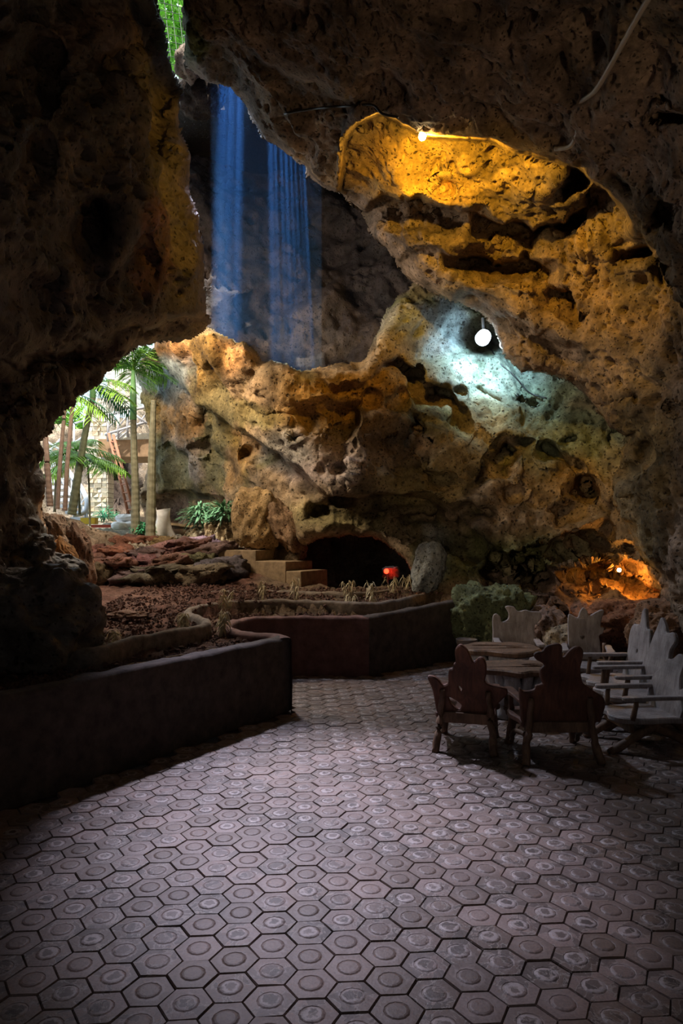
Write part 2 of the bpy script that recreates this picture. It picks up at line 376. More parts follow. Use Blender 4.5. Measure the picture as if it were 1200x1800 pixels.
    keep = ins[:-1, :-1] & ins[1:, :-1] & ins[:-1, 1:] & ins[1:, 1:]
    fq = np.stack([idx[:-1, :-1], idx[1:, :-1], idx[1:, 1:], idx[:-1, 1:]], -1)[keep]
    used = np.zeros(gx.size, bool); used[fq.ravel()] = True
    rem = np.cumsum(used)-1; V = pos.reshape(-1, 3)[used]; T = col.reshape(-1, 3)[used]; fq = rem[fq]
    # boundary skirt: gives the edge its thickness
    if skirt:
        e = np.concatenate([fq[:, [0, 1]], fq[:, [1, 2]], fq[:, [2, 3]], fq[:, [3, 0]]]); key = np.sort(e, 1); kk = key[:, 0].astype(np.int64)*len(V)+key[:, 1]
        u, inv, cnt = np.unique(kk, return_inverse=True, return_counts=True); be = e[cnt[inv.ravel()] == 1]
        bv = np.unique(be); mp = -np.ones(len(V), int); ray = V[bv]-np.array([0, 0, H]); ray /= np.linalg.norm(ray, axis=1, keepdims=True)
        prev = bv
        for t in range(3):
            nv = V[bv]+ray*skirt*(t+1)/3+.06*np.stack([noise(V[bv], 5, 90+t), noise(V[bv], 5, 93+t)*0, noise(V[bv], 5, 95+t)], -1)
            m0 = -np.ones(len(V)+1, int); m0[bv] = np.arange(len(bv)); a = m0[be[:, 0]]; bb = m0[be[:, 1]]
            off = len(V) if t == 0 else off+len(bv)
            if t == 0: newV = [nv]; ia = be[:, 0]; ib = be[:, 1]; quads = []
            else: newV.append(nv)
            ja, jb = a+off, bb+off; quads.append(np.stack([ib, ia, ja, jb], -1)); ia, ib = ja, jb
        V = np.concatenate([V]+newV); T = np.concatenate([T]+[T[bv]]*3); fq = np.concatenate([fq]+quads)
    me = npmesh(name, V, fq, mat, T)
    o = link(name, me); tag(o, kind='structure')
    def samp(px, py):
        i = int(np.argmin(np.abs(ys-py))); j = int(np.argmin(np.abs(xs-px))); return Vector(pos[i, j]), Vector(n[i, j])
    SURF[name] = samp
    return o
def rock(name, c, r, mat='rockout', tint=(.3, .24, .18), seed=0, sub=4, strata=0, amp=.16, rz=0, parent=None, rot=(0, 0), label=None, cat='rock', group=None, kind=None, ex=.8):
    bm = bmesh.new(); bmesh.ops.create_icosphere(bm, subdivisions=sub, radius=1)
    v = np.array([x.co[:] for x in bm.verts]); f = np.array([[q.index for q in fc.verts] for fc in bm.faces]); bm.free()
    n = v.copy(); sz = np.array(r)
    v = np.sign(v)*np.abs(v)**ex
    w1, r1 = worley(v, 1.4, seed+3)
    k = 1+amp*fbm(v, 1.6, 5, seed, .55)*1.3-.28*amp/.16*(.5-w1)*.5
    v = v*k[:, None]
    if strata: v[:, 0:2] *= (1+strata*noise(np.stack([v[:, 0]*.2, v[:, 1]*.2, v[:, 2]*r[2]*9+.5*v[:, 0]], -1), 1.3, seed+8))[:, None]
    v = v*sz
    wv, wr = worley(v, 6, seed+5); v -= n*(.035*sst((.45*wr-wv+.1)/.2))[:, None]
    mt = Euler((rot[0], rot[1], rz)).to_matrix(); v = v @ np.array(mt).T
    me = npmesh(name, v, f, M[mat], tint)
    o = link(name, me, parent, c)
    if parent is None: tag(o, label, cat, group, kind)
    return o
TAN = (.30, .22, .15); OCH = (.46, .26, .08); GRN = (.17, .19, .08); GRY = (.30, .28, .26); RED = (.26, .10, .06); DRK = (.14, .10, .08); PINK = (.40, .29, .25); TEAL = (.16, .22, .15)

# left cave wall with the arch over the garden entrance
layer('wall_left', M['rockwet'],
 [(-2400, -1500), (255, -1500), (264, -60), (272, 0), (284, 45), (290, 88), (300, 118), (316, 150), (323, 205), (333, 280), (350, 400), (362, 500), (370, 562), (350, 588), (315, 598), (276, 600), (250, 612), (215, 630), (192, 652), (180, 672), (150, 693), (118, 712), (100, 735), (86, 765), (70, 776), (68, 800), (76, 850), (72, 880), (78, 905), (86, 945), (100, 975), (112, 1060), (100, 1120), (60, 1260), (-400, 1700), (-2400, 1800)],
 [(-2400, -1400, 1.6), (-900, -800, 2.2), (-400, -400, 3.2), (0, -1400, 2.6), (270, -1400, 3.2), (200, -400, 6.5), (0, -200, 5.0), (0, 0, 5.6), (150, 0, 7.2), (290, 0, 8.7), (320, 200, 9.2), (200, 200, 7.6), (0, 200, 5.5), (0, 400, 5.2), (150, 400, 7.4), (250, 400, 8.0), (350, 420, 9.4), (366, 560, 9.7), (300, 560, 9.0), (200, 560, 8.0), (100, 560, 6.9), (0, 560, 5.6), (300, 600, 9.3), (215, 630, 8.9), (130, 700, 8.3), (85, 770, 8.0), (0, 720, 6.3), (0, 900, 6.6), (70, 900, 8.0), (90, 1000, 8.0), (0, 1100, 6.2), (60, 1200, 6.6), (-200, 900, 4.6), (-200, 400, 4.0), (-200, 0, 4.2), (-900, 400, 2.2), (-900, 1200, 2.2), (-2400, 500, 1.4), (-2400, 1700, 1.2)],
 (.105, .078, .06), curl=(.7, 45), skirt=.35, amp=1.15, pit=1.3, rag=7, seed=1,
 ledges=[([(430, 560), (330, 555), (230, 560), (180, 590), (110, 610), (0, 640)][::-1], .45, 14, 90)],
 pockets=[(150, 420, 55, 60, .3, .7), (170, 365, 16, 14, 0, .4), (150, 372, 9, 9, 0, .4), (60, 300, 50, 80, .2, .5), (280, 200, 40, 90, .1, .5), (240, 480, 40, 60, 0, .4), (50, 520, 50, 50, 0, .5), (60, 120, 45, 70, 0, .6), (180, 120, 35, 60, .3, .5), (110, 640, 60, 25, -.3, .35), (30, 820, 30, 60, 0, .4)],
 patches=[(270, 440, 35, 90, (.22, .09, .05), .8), (100, 300, 70, 60, (.26, .19, .13), .7), (230, 580, 130, 30, (.26, .2, .13), .8), (82, 890, 34, 120, (.50, .26, .10), .95), (160, 60, 90, 60, (.22, .13, .09), .6)])  # the orange patch paints the lit lower arch edge into the tint

# cave roof: overhanging slab that runs down into the right wall
E1 = [(585, 345), (600, 300), (603, 245), (625, 214), (660, 198), (695, 208), (741, 233), (800, 240), (860, 238), (905, 258), (1000, 288), (1045, 314), (1092, 352), (1120, 400)]
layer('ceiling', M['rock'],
 [(300, -1500), (318, -60), (318, 0), (324, 35), (326, 70), (319, 98), (322, 118), (336, 130), (360, 146), (384, 152), (404, 153), (424, 172), (444, 205), (468, 245), (492, 264), (520, 280), (538, 292), (540, 306), (556, 328), (598, 340), (632, 372), (660, 415), (700, 470), (740, 508), (790, 533), (845, 548), (868, 575), (885, 625), (915, 655), (960, 660), (1010, 678), (1042, 712), (1075, 742), (1108, 765), (1095, 790), (1078, 850), (1082, 890), (1110, 940), (1128, 985), (1152, 1015), (1168, 1065), (1190, 1110), (1250, 1250), (3000, 1500), (3000, -1500)],
 [(300, -1400, 3.2), (330, -60, 7.6), (330, 0, 8.2), (330, 100, 9.2), (400, 150, 9.9), (460, 240, 9.9), (540, 295, 9.7), (620, 350, 9.8), (700, 470, 10.4), (790, 530, 10.7), (860, 560, 10.6), (900, 640, 10.5), (1010, 680, 10.2), (1075, 740, 9.9), (1090, 860, 9.5), (1110, 960, 9.0), (1160, 1050, 8.6), (1220, 1150, 8.2), (1200, 950, 8.2), (1200, 750, 8.0), (1100, 650, 9.2), (1200, 550, 7.6), (1000, 580, 9.7), (1000, 450, 9.1), (1200, 400, 7.0), (900, 400, 9.2), (760, 380, 9.4), (650, 280, 8.8), (620, 150, 7.6), (800, 220, 7.8), (900, 240, 7.6), (1050, 300, 7.3), (1200, 250, 6.2), (1000, 100, 6.2), (1200, 0, 4.9), (800, 0, 6.0), (600, 0, 6.4), (450, 0, 7.2), (450, 120, 8.4), (600, -400, 4.4), (1400, -400, 3.4), (1500, 400, 5.0), (1500, 1100, 6.0), (2200, 400, 3.2), (2900, 1400, 2.4), (2900, -1400, 1.8), (1200, -1400, 2.4)],
 (.24, .175, .13), curl=(.9, 55), skirt=.5, amp=1.25, pit=1.3, olive=.3, seed=2,
 ledges=[(E1, 1.0, 9, 190), ([(430, 60), (520, 130), (610, 170), (680, 110), (760, 170)], .2, 16, 60), ([(690, 455), (760, 432), (830, 436), (880, 446), (930, 434), (975, 458), (990, 492)], .55, 12, 46), ([(628, 352), (690, 346), (735, 342), (775, 360), (830, 372), (890, 388), (940, 398), (985, 388), (1015, 352)], .65, 12, 52), ([(640, 400), (700, 470), (760, 500), (850, 520), (930, 560), (1000, 600), (1080, 640)], .30, 20, 60), ([(1060, 440), (1110, 425), (1160, 440), (1200, 470)], .4, 10, 36)],
 pockets=[(722, 380, 46, 30, .1, .7), (1003, 315, 20, 48, .75, .9), (845, 378, 22, 15, .3, .5), (782, 335, 16, 22, .3, .4), (925, 480, 60, 24, 0, .5), (850, 455, 50, 22, .1, .35), (1130, 445, 50, 16, -.2, .5), (1172, 385, 34, 30, 0, .5), (1170, 210, 30, 12, 0, .4), (1120, 700, 14, 18, 0, .4), (1130, 445, 25, 12, 0, .5), (870, 30, 70, 40, 0, .3), (1000, 180, 60, 40, 0, .2), (1140, 800, 25, 40, .3, .5), (1105, 835, 16, 22, 0, .5), (960, 620, 60, 25, 0, .2), (500, 30, 30, 30, 0, .3), (640, 220, 14, 10, -.5, .25), (1150, 1030, 25, 12, .4, .35), (1180, 720, 14, 12, 0, .4)],
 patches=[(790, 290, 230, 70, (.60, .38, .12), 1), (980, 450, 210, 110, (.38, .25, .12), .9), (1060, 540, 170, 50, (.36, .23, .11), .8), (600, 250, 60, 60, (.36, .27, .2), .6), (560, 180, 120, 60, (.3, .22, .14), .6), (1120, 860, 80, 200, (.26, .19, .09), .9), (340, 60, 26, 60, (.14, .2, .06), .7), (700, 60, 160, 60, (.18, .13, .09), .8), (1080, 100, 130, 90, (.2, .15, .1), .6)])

# dark chamber wall behind the sun shafts
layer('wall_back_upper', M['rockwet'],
 [(262, 190), (300, 150), (322, 132), (334, 120), (352, 128), (372, 148), (388, 156), (400, 100), (1000, 100), (1000, 760), (640, 760), (500, 690), (400, 640), (340, 600), (300, 540), (262, 400)],
 [(262, 190, 14.6), (350, 140, 14.4), (350, 400, 15.2), (450, 300, 16.5), (600, 300, 16), (600, 600, 15.2), (450, 620, 15.2), (350, 620, 14.6), (800, 400, 15), (800, 700, 13.5), (1000, 400, 14.5)],
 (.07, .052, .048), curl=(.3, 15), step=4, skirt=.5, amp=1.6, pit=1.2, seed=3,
 ledges=[([(322, 215), (350, 200), (372, 235), (385, 200)], .6, 8, 40)], pockets=[(352, 215, 18, 14, 0, .8), (560, 430, 60, 60, 0, .8), (480, 540, 50, 40, 0, .6)],
 patches=[(350, 160, 30, 25, (.28, .2, .15), .9), (540, 600, 90, 50, (.2, .16, .14), .8)])

# main rear wall, orange lit, with the black side passage
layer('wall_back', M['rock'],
 [(270, 598), (290, 590), (330, 584), (365, 577), (392, 592), (430, 604), (462, 630), (500, 642), (528, 650), (560, 640), (600, 634), (640, 632), (655, 590), (690, 540), (740, 480), (1000, 480), (1400, 700), (1500, 1250), (760, 1250), (700, 1130), (560, 1075), (470, 1075), (240, 1000), (236, 930), (246, 880), (262, 800), (258, 770), (252, 735), (242, 700), (243, 660), (252, 632), (268, 612)],
 [(270, 600, 14.4), (243, 680, 16.0), (258, 770, 16.4), (300, 690, 15.0), (245, 900, 17), (240, 990, 15), (330, 600, 12.5), (365, 585, 11.6), (440, 612, 11.5), (528, 650, 11.3), (640, 635, 11.5), (700, 560, 12.1), (800, 500, 12.6), (850, 600, 13.0), (950, 680, 12.4), (1060, 720, 11.6), (1180, 820, 11.0), (1400, 900, 9.6), (330, 700, 13.9), (400, 760, 12.8), (500, 780, 11.7), (575, 850, 11.0), (640, 858, 11.1), (700, 750, 11.6), (800, 800, 11.4), (900, 800, 11.5), (1000, 850, 11.3), (1100, 900, 10.8), (560, 925, 11.9), (650, 925, 11.8), (740, 960, 11.5), (800, 950, 11.2), (900, 960, 11.0), (1000, 960, 10.8), (1100, 1000, 10.5), (1250, 1080, 9.6), (740, 1060, 11.5), (820, 1060, 11.1), (900, 1080, 10.6), (1000, 1090, 10.4), (1100, 1130, 10.1), (1450, 1240, 8.2), (460, 850, 13.0), (400, 900, 15.0), (330, 900, 16.4), (270, 850, 17), (500, 930, 12.8), (540, 1000, 12.3), (480, 1040, 12.6), (330, 990, 15)],
 (.34, .25, .16), curl=(.6, 26), skirt=1.0, amp=1.1, pit=.8, scallop=.16, olive=.8, seed=4, step=2.5,
 holes=[[(543, 960), (560, 950), (585, 944), (620, 942), (655, 945), (680, 953), (698, 966), (710, 985), (722, 1010), (730, 1045), (700, 1075), (560, 1075), (520, 1040), (535, 990)]],
 ledges=[([(275, 602), (302, 652), (350, 705), (430, 752), (490, 790), (545, 838), (582, 865), (640, 868), (700, 862), (760, 868), (800, 900)], 1.1, 12, 62),
         ([(235, 858), (280, 856), (340, 858), (390, 872), (420, 905)], 1.3, 10, 90),
         ([(380, 755), (410, 800), (440, 850), (470, 880), (520, 915), (535, 945)][::1], .5, 10, 40),
         ([(640, 655), (700, 628), (750, 655), (800, 690), (840, 730)], .45, 12, 36), ([(705, 745), (724, 728), (745, 748), (752, 780)], .35, 7, 26), ([(945, 775), (985, 778), (1020, 800), (1035, 840)], .4, 9, 36),
         ([(856, 815), (868, 788), (888, 778), (906, 796), (910, 822)], .45, 7, 30), ([(740, 800), (790, 830), (830, 860)], .25, 12, 30), ([(655, 640), (640, 700), (625, 770), (622, 820)], .3, 10, 40), ([(1000, 830), (1040, 835), (1070, 870)], .35, 9, 30), ([(830, 1000), (870, 990), (900, 1005)], .4, 8, 26),
         ([(470, 690), (540, 700), (600, 690)], .25, 14, 40), ([(560, 640), (585, 665), (640, 660)], .4, 8, 22),
         ([(690, 905), (740, 892), (800, 890), (850, 935), (880, 960)], .6, 12, 40), ([(880, 990), (930, 975), (980, 985), (1040, 990)], .45, 10, 36), ([(960, 945), (1010, 930), (1060, 945), (1100, 970)], .45, 10, 36),
         ([(1020, 1000), (1050, 993), (1090, 992), (1120, 1010), (1172, 1040), (1190, 1060)], .55, 8, 45)],
 pockets=[(765, 700, 36, 26, .4, .6), (724, 765, 24, 42, .15, .55), (795, 745, 30, 30, .3, .4), (810, 690, 12, 12, 0, .4), (884, 812, 28, 46, .15, .55), (897, 868, 24, 20, -.4, .5), (830, 905, 50, 20, .1, .5), (820, 958, 34, 24, .2, .6), (965, 795, 26, 18, .5, .5), (990, 815, 34, 20, .7, .35), (1003, 905, 36, 22, -.1, .5), (1058, 940, 30, 22, .2, .7), (985, 965, 32, 22, 0, .6), (905, 985, 22, 14, 0, .6), (945, 1010, 30, 22, 0, .7), (1020, 1015, 26, 14, 0, .6), (1100, 965, 26, 14, .1, .6), (858, 1012, 18, 9, 0, .5), (938, 706, 9, 6, 0, .35), (914, 702, 8, 6, 0, .35), (1075, 775, 10, 18, 0, .4), (1003, 775, 18, 10, -.3, .35), (600, 880, 30, 14, 0, .5), (560, 905, 22, 22, 0, .5), (1125, 1030, 44, 26, .5, .5), (1070, 1025, 26, 14, .1, -.5), (1150, 1080, 30, 30, 0, .4), (600, 825, 22, 20, 0, .35), (520, 770, 12, 8, 0, .3), (860, 700, 40, 12, .6, .25), (650, 700, 20, 26, .3, .3), (700, 820, 20, 40, 0, .3), (430, 800, 14, 20, .4, .4), (300, 800, 30, 24, 0, .5), (345, 790, 20, 16, 0, .5), (1030, 860, 30, 24, .2, .4), (870, 1085, 40, 20, 0, .5), (980, 1080, 14, 20, 0, .5), (700, 700, 16, 22, .5, .3)],
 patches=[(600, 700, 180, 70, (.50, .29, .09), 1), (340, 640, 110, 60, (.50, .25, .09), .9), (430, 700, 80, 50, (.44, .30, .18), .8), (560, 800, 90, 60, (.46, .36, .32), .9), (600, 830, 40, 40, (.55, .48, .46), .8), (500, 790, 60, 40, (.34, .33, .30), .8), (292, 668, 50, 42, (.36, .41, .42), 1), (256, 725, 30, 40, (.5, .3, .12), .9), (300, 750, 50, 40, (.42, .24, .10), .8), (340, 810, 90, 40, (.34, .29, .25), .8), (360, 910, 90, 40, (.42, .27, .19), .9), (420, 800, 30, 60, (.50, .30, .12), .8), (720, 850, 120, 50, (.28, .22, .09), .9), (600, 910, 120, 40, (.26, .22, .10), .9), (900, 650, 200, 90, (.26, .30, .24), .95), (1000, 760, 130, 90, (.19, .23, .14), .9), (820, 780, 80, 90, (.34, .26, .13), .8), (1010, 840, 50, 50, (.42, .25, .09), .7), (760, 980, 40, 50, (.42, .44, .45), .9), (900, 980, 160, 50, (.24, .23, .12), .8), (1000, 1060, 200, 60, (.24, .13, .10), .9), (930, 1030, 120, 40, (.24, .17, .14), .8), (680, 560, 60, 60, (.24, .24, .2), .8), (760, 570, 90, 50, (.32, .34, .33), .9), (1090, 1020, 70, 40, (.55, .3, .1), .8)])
# rear of the black passage
layer('wall_passage', M['rock'], [(420, 850), (820, 850), (820, 1110), (420, 1110)],
 [(420, 850, 14.6), (820, 850, 14.6), (620, 950, 16.2), (620, 1100, 15.5), (420, 1100, 14), (820, 1100, 13.2), (720, 1000, 14.8)], (.10, .07, .05), step=6, amp=1.5, seed=5, skirt=0)

# hidden ledge that catches the shafts, holed roof above them, and the rock mass round the cave (out of view)
def slabrock(name, x0, x1, y0, y1, z0, z1, kind='structure', n=10, tint=DRK):
    me = MB(); me.box(((x0+x1)/2, (y0+y1)/2, (z0+z1)/2), (x1-x0, y1-y0, z1-z0))
    o = me.build(name, M['rockwet'], tint=tint); tag(o, kind=kind); return o
slabrock('hidden_slab_1', -2.0, .0, 12.2, 14.0, 4.3, 4.5)
ZP = 9.95
for i, b_ in enumerate([(-8, -3.5, -8, 14.0), (-.15, 9, -8, 20), (-3.5, -.15, -8, 9.4), (-2.25, -.15, 9.4, 12.3), (-2.25, -.15, 12.95, 17.5), (-3.4, -2.25, 13.9, 17.5)]): slabrock('hidden_slab_%d' % (i+2), b_[0], b_[1], b_[2], b_[3], ZP, ZP+.6, tint=(.03, .022, .018))
for i, (a, b_) in enumerate([(-2.45, -2.10), (-1.72, -1.30), (-.72, -.15)]): slabrock('hidden_slab_%d' % (i+14), a, b_, 12.3, 12.95, ZP, ZP+.5)  # unseen strips added to cut the light into two shafts
vine = MB()  # thin bars added out of view to streak the shafts
for x in (-2.0, -1.86, -1.24, -1.16, -1.08, -1.0, -.93, -.86, -.80): vine.tube([(x, 12.25, ZP+.3), (x+.02, 12.6, ZP+.34), (x-.01, 13.0, ZP+.28)], random.uniform(.012, .03), 6)
tag(vine.build('shaft_streak_bars', M['shrub']), 'thin unseen bars added across the roof hole to streak the sun shafts', 'bars')
slabrock('hidden_slab_10', 8.5, 9, -8, 20, -.5, 9.5); slabrock('hidden_slab_11', -8, 9, -8.5, -8, -.5, 9.5); slabrock('hidden_slab_12', -8.5, -8, -8, 13.5, -.5, 9.5); slabrock('hidden_slab_13', .8, 9, 19.5, 20, -.5, 9.5)
# ------------------------------------------------------------------ haze of the shafts
fog = MB(); fog.box((-1.28, 12.62, 7.2), (1.86, 1.1, 5.3)); fo = fog.build('haze', None or M['rock']); fo.data.materials.clear()
mm = bpy.data.materials.new('blue_haze'); mm.use_nodes = True; nt = mm.node_tree; nt.nodes.remove(nt.nodes['Principled BSDF'])
vs = nt.nodes.new('ShaderNodeVolumeScatter'); vs.inputs['Color'].default_value = (.14, .40, 1, 1); vs.inputs['Density'].default_value = .12
nt.links.new(vs.outputs[0], nt.nodes['Material Output'].inputs['Volume']); fo.data.materials.append(mm)
tag(fo, 'blue hazy air with two slanting sun shafts below the roof crack', 'haze', kind='stuff')

# ------------------------------------------------------------------ floor: hexagonal pavers
fl = empty('floor', (0, 0, 0)); tag(fl, kind='structure')
bd = MB(); bd.box((0, 6, -.09), (16, 26, .1)); bd.build('floor_bed', plain('joint_earth', (.05, .035, .03), .95, .4, 20, .5), fl)
W = .1022*H; RR = W/math.sqrt(3)
def paver_geo(s):
    rn = random.Random(s); v = []; f = []
    def ringp(n, r, z, ph=0, hexed=False): return [(r*math.cos(2*math.pi*i/n+ph), r*math.sin(2*math.pi*i/n+ph), z) for i in range(n)]
    def hexring(r, z):
        o = []
        for i in range(6):
            a = (r*math.cos(math.pi/3*i), r*math.sin(math.pi/3*i)); b_ = (r*math.cos(math.pi/3*(i+1)), r*math.sin(math.pi/3*(i+1)))
            o += [(a[0], a[1], z), ((a[0]+b_[0])/2, (a[1]+b_[1])/2, z)]
        return o
    j = [rn.uniform(-.0018, .0018) for _ in range(12)]
    rings = [hexring(RR*.983, -.03), [(x*(1+j[i]*8), y*(1+j[i]*8), -.006) for i, (x, y, z) in enumerate(hexring(RR*.983, 0))], [(x, y, .0+j[i]*.6) for i, (x, y, z) in enumerate(hexring(RR*.945, 0))],
             ringp(12, RR*.50, .001), ringp(12, RR*.47, -.0008), ringp(12, RR*.41, .0026), ringp(12, RR*.34, .0042)]
    for r_ in rings: v += r_
    v.append((0, 0, .0046))
    for k in range(len(rings)-1):
        for i in range(12): f.append((k*12+i, k*12+(i+1) % 12, (k+1)*12+(i+1) % 12, (k+1)*12+i))
    k = len(rings)-1; f += [(k*12+i, k*12+(i+1) % 12, len(v)-1) for i in range(12)]
    return v, f
variants = []
for s in range(6):
    v, f = paver_geo(s); me = bpy.data.meshes.new('paver'); me.from_pydata(v, [], f); me.materials.append(M['paver']); variants.append((me, v, f))
yaw = math.atan(82/F); ax = Vector((math.cos(yaw), math.sin(yaw), 0)); ay = Vector((-math.sin(yaw), math.cos(yaw), 0)); o0 = Vector((-.109, 2.678, 0))
WALL = [(-4.2, 1.45), (-2.2, 4.62), (-.524, 7.28), (-.62, 7.50), (-.82, 7.62), (-1.04, 7.78), (-1.20, 8.02), (-1.26, 8.35), (-1.18, 8.68), (-.95, 8.90), (-.62, 9.0), (-.28, 9.0), (.34, 8.95), (1.62, 10.15), (2.2, 10.8)]
def inside_bed(x, y): return bool(inpoly(np.array([x]), np.array([y]), WALL+[(2.2, 14), (-6, 14), (-6, 1)])[0])
cells = []
for i in range(-40, 45):
    for j in range(-6, 62):
        p = o0+ax*(i*W*.866)+ay*((j+(.5 if i % 2 else 0))*W)
        if p.y < 1.9 or p.y > 12.2 or abs(p.x) > .4+p.y*.52+.4: continue
        if inside_bed(p.x-.05, p.y+.05) : continue
        pxx = CX+p.x/p.y*F; vis = -40 < pxx < 1240 and 934+F*H/p.y < 1850
        cells.append((p.y, vis, p))
cells.sort(key=lambda c: c[0]); cnt = 0; jv = []; jf = []; jc = []
for y, vis, p in cells:
    vi = random.randrange(6); rzr = yaw+random.randrange(6)*math.pi/3; dz = random.uniform(-.003, .003); tx, ty = random.uniform(-.012, .012), random.uniform(-.012, .012)
    if vis and cnt < 300:
        o = bpy.data.objects.new('paver', variants[vi][0]); COL.objects.link(o); o.parent = fl; o.location = (p.x, p.y, dz); o.rotation_euler = (tx, ty, rzr); cnt += 1
    else:
        mt = Matrix.Translation((p.x, p.y, dz)) @ Euler((tx, ty, rzr)).to_matrix().to_4x4(); n0 = len(jv)
        jv += [tuple(mt @ Vector(q)) for q in variants[vi][1]]; jf += [tuple(a+n0 for a in q) for q in variants[vi][2]]; jc += [p.x, p.y, 0.]*len(variants[vi][1])
me = bpy.data.meshes.new('pavers'); me.from_pydata(jv, [], jf); me.materials.append(M['paver'])
a = me.attributes.new('cell', 'FLOAT_VECTOR', 'POINT'); a.data.foreach_set('vector', jc)
o = link('pavers', me, fl); o['kind'] = 'stuff'

# ------------------------------------------------------------------ planter walls and curbs
def wallstrip(name, pts, th, zt, zb, mat, label, cat='wall', side=1, group=None, rnd=.035, sub=6):
    """wall following a polyline; zt, zb are functions of arc fraction"""
    P2 = crom([(x, y, 0) for x, y in pts], sub, False) if sub > 1 else [Vector((x, y, 0)) for x, y in pts]
    L = [0]
    for i in range(1, len(P2)): L.append(L[-1]+(P2[i]-P2[i-1]).length)
    k = max(2, int(L[-1]/.05)); Q = []
    for i in range(k+1):
        s = L[-1]*i/k; j = max(q for q in range(len(L)) if L[q] <= s+1e-9); j = min(j, len(L)-2); t = (s-L[j])/max(1e-9, L[j+1]-L[j]); Q.append(P2[j].lerp(P2[j+1], t))
    prof = [(0, 0, 0), (0, .33, 0), (0, .66, 0), (0, 1, -rnd), (.3*rnd/th, 1, -.3*rnd), (rnd/th, 1, 0), (.5, 1, .004), (1-rnd/th, 1, 0), (1, 1, -rnd), (1, .5, 0), (1, 0, 0)]
    V = []
    for i, q in enumerate(Q):
        t = (Q[min(i+1, k)]-Q[max(i-1, 0)]).normalized(); nn = Vector((-t.y, t.x, 0))*side; fr = i/k; a, b_ = zb(fr), zt(fr)
        for (u, h, dz) in prof: V.append(q+nn*th*u+Vector((0, 0, a+(b_-a)*h+dz)))
    V = np.array([v[:] for v in V]); V += (.012*fbm(V, 6, 3, 3))[:, None]*np.array([.6, .6, 1]); n = len(prof)
    Fc = [(i*n+j, (i+1)*n+j, (i+1)*n+j+1, i*n+j+1) for i in range(k) for j in range(n-1)]
    me = npmesh(name, V, Fc, mat, smooth=True); bm = bmesh.new(); bm.from_mesh(me); bmesh.ops.recalc_face_normals(bm, faces=bm.faces); bm.to_mesh(me); bm.free()
    o = link(name, me); tag(o, label, cat, group); return o
# the front wall keeps its sharp corner: three runs joined end to end
zt1 = lambda f: .76-.03*f
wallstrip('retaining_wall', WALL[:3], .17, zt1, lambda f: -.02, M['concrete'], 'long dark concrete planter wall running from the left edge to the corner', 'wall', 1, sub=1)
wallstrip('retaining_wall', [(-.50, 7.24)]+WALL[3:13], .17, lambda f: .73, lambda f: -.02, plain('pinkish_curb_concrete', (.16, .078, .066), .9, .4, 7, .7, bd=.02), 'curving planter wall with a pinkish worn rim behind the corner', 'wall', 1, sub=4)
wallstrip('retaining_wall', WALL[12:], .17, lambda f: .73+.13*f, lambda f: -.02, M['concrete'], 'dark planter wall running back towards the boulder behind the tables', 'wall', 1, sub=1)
INNER = [(-2.5, 6.0), (-2.06, 6.05), (-1.90, 6.6), (-1.60, 7.12), (-1.42, 7.55), (-1.44, 7.95), (-1.66, 8.4), (-1.86, 8.9), (-1.84, 9.4), (-1.66, 9.8), (-1.3, 10.02), (-.75, 10.1), (-.2, 9.95), (.25, 9.75), (.62, 9.9), (1.0, 10.5), (1.3, 11.1)]
wallstrip('curb', INNER, .10, lambda f: .82+.02*f, lambda f: .4, M['curb'], 'low curving inner curb of the front planting bed', 'curb', 1)
wallstrip('curb', [(-2.0, 10.9), (-1.4, 11.15), (-.8, 11.1), (0, 10.85), (.35, 10.9), (.9, 11.5)], .10, lambda f: .88, lambda f: .5, M['curb'], 'low mossy rear curb below the concrete steps', 'curb', 1)

# ------------------------------------------------------------------ garden ground (heightfield)
def gz(x, y):
    x = np.asarray(x, float); y = np.asarray(y, float)
    z = np.interp(y, [5, 7, 8, 9, 10, 11, 11.8, 12.4, 13.0, 13.7, 14.5, 16, 17.5, 19, 22, 30], [.60, .64, .70, .75, .79, .84, .90, 1.05, 1.28, 1.48, 1.60, 1.66, 1.78, 1.92, 2.15, 2.5])
    z2 = np.interp(y, [5, 9, 10, 12, 16, 30], [.60, .66, .72, .85, 1.0, 1.2]); t = sst((x+1.5)/1.0)
    z = z*(1-t)+z2*t
    bed = WALL[1:]+[(1.4, 11.2)]+INNER[::-1]+[(-4, 3)]
    ib = inpoly(x, y, bed); z = np.where(ib, .62, z)
    return z
xs = np.arange(-11, 2.6, .045); ys = np.arange(3.0, 27, .045); gx, gy = np.meshgrid(xs, ys); z = gz(gx, gy)
p3 = np.stack([gx, gy, gx*0], -1)
z = z+.035*fbm(p3, 2.5, 3, 5)+.028*np.abs(fbm(p3, 13, 3, 9))+.02*noise(p3, 6, 3)
wg, rg = worley(p3, 9, 12); z += .035*np.clip(.45-wg, 0, 1)*(rg > .4)
ok = inpoly(gx, gy, [(-4.2, 1.5), (-2.26, 4.70), (-.62, 7.30), (-.72, 7.58), (-.92, 7.72), (-1.12, 7.86), (-1.28, 8.06), (-1.34, 8.35), (-1.26, 8.74), (-.99, 8.98), (-.62, 9.08), (-.28, 9.08), (.32, 9.03), (1.56, 10.2), (2.2, 10.9), (2.4, 12.0), (-.9, 12.3), (-1.3, 13.2), (-1.3, 26), (-11, 26), (-11, 3)])
idx = np.arange(gx.size).reshape(gx.shape); kp = ok[:-1, :-1] & ok[1:, :-1] & ok[:-1, 1:] & ok[1:, 1:]
fq = np.stack([idx[:-1, :-1], idx[:-1, 1:], idx[1:, 1:], idx[1:, :-1]], -1)[kp]; used = np.zeros(gx.size, bool); used[fq.ravel()] = True; rem = np.cumsum(used)-1
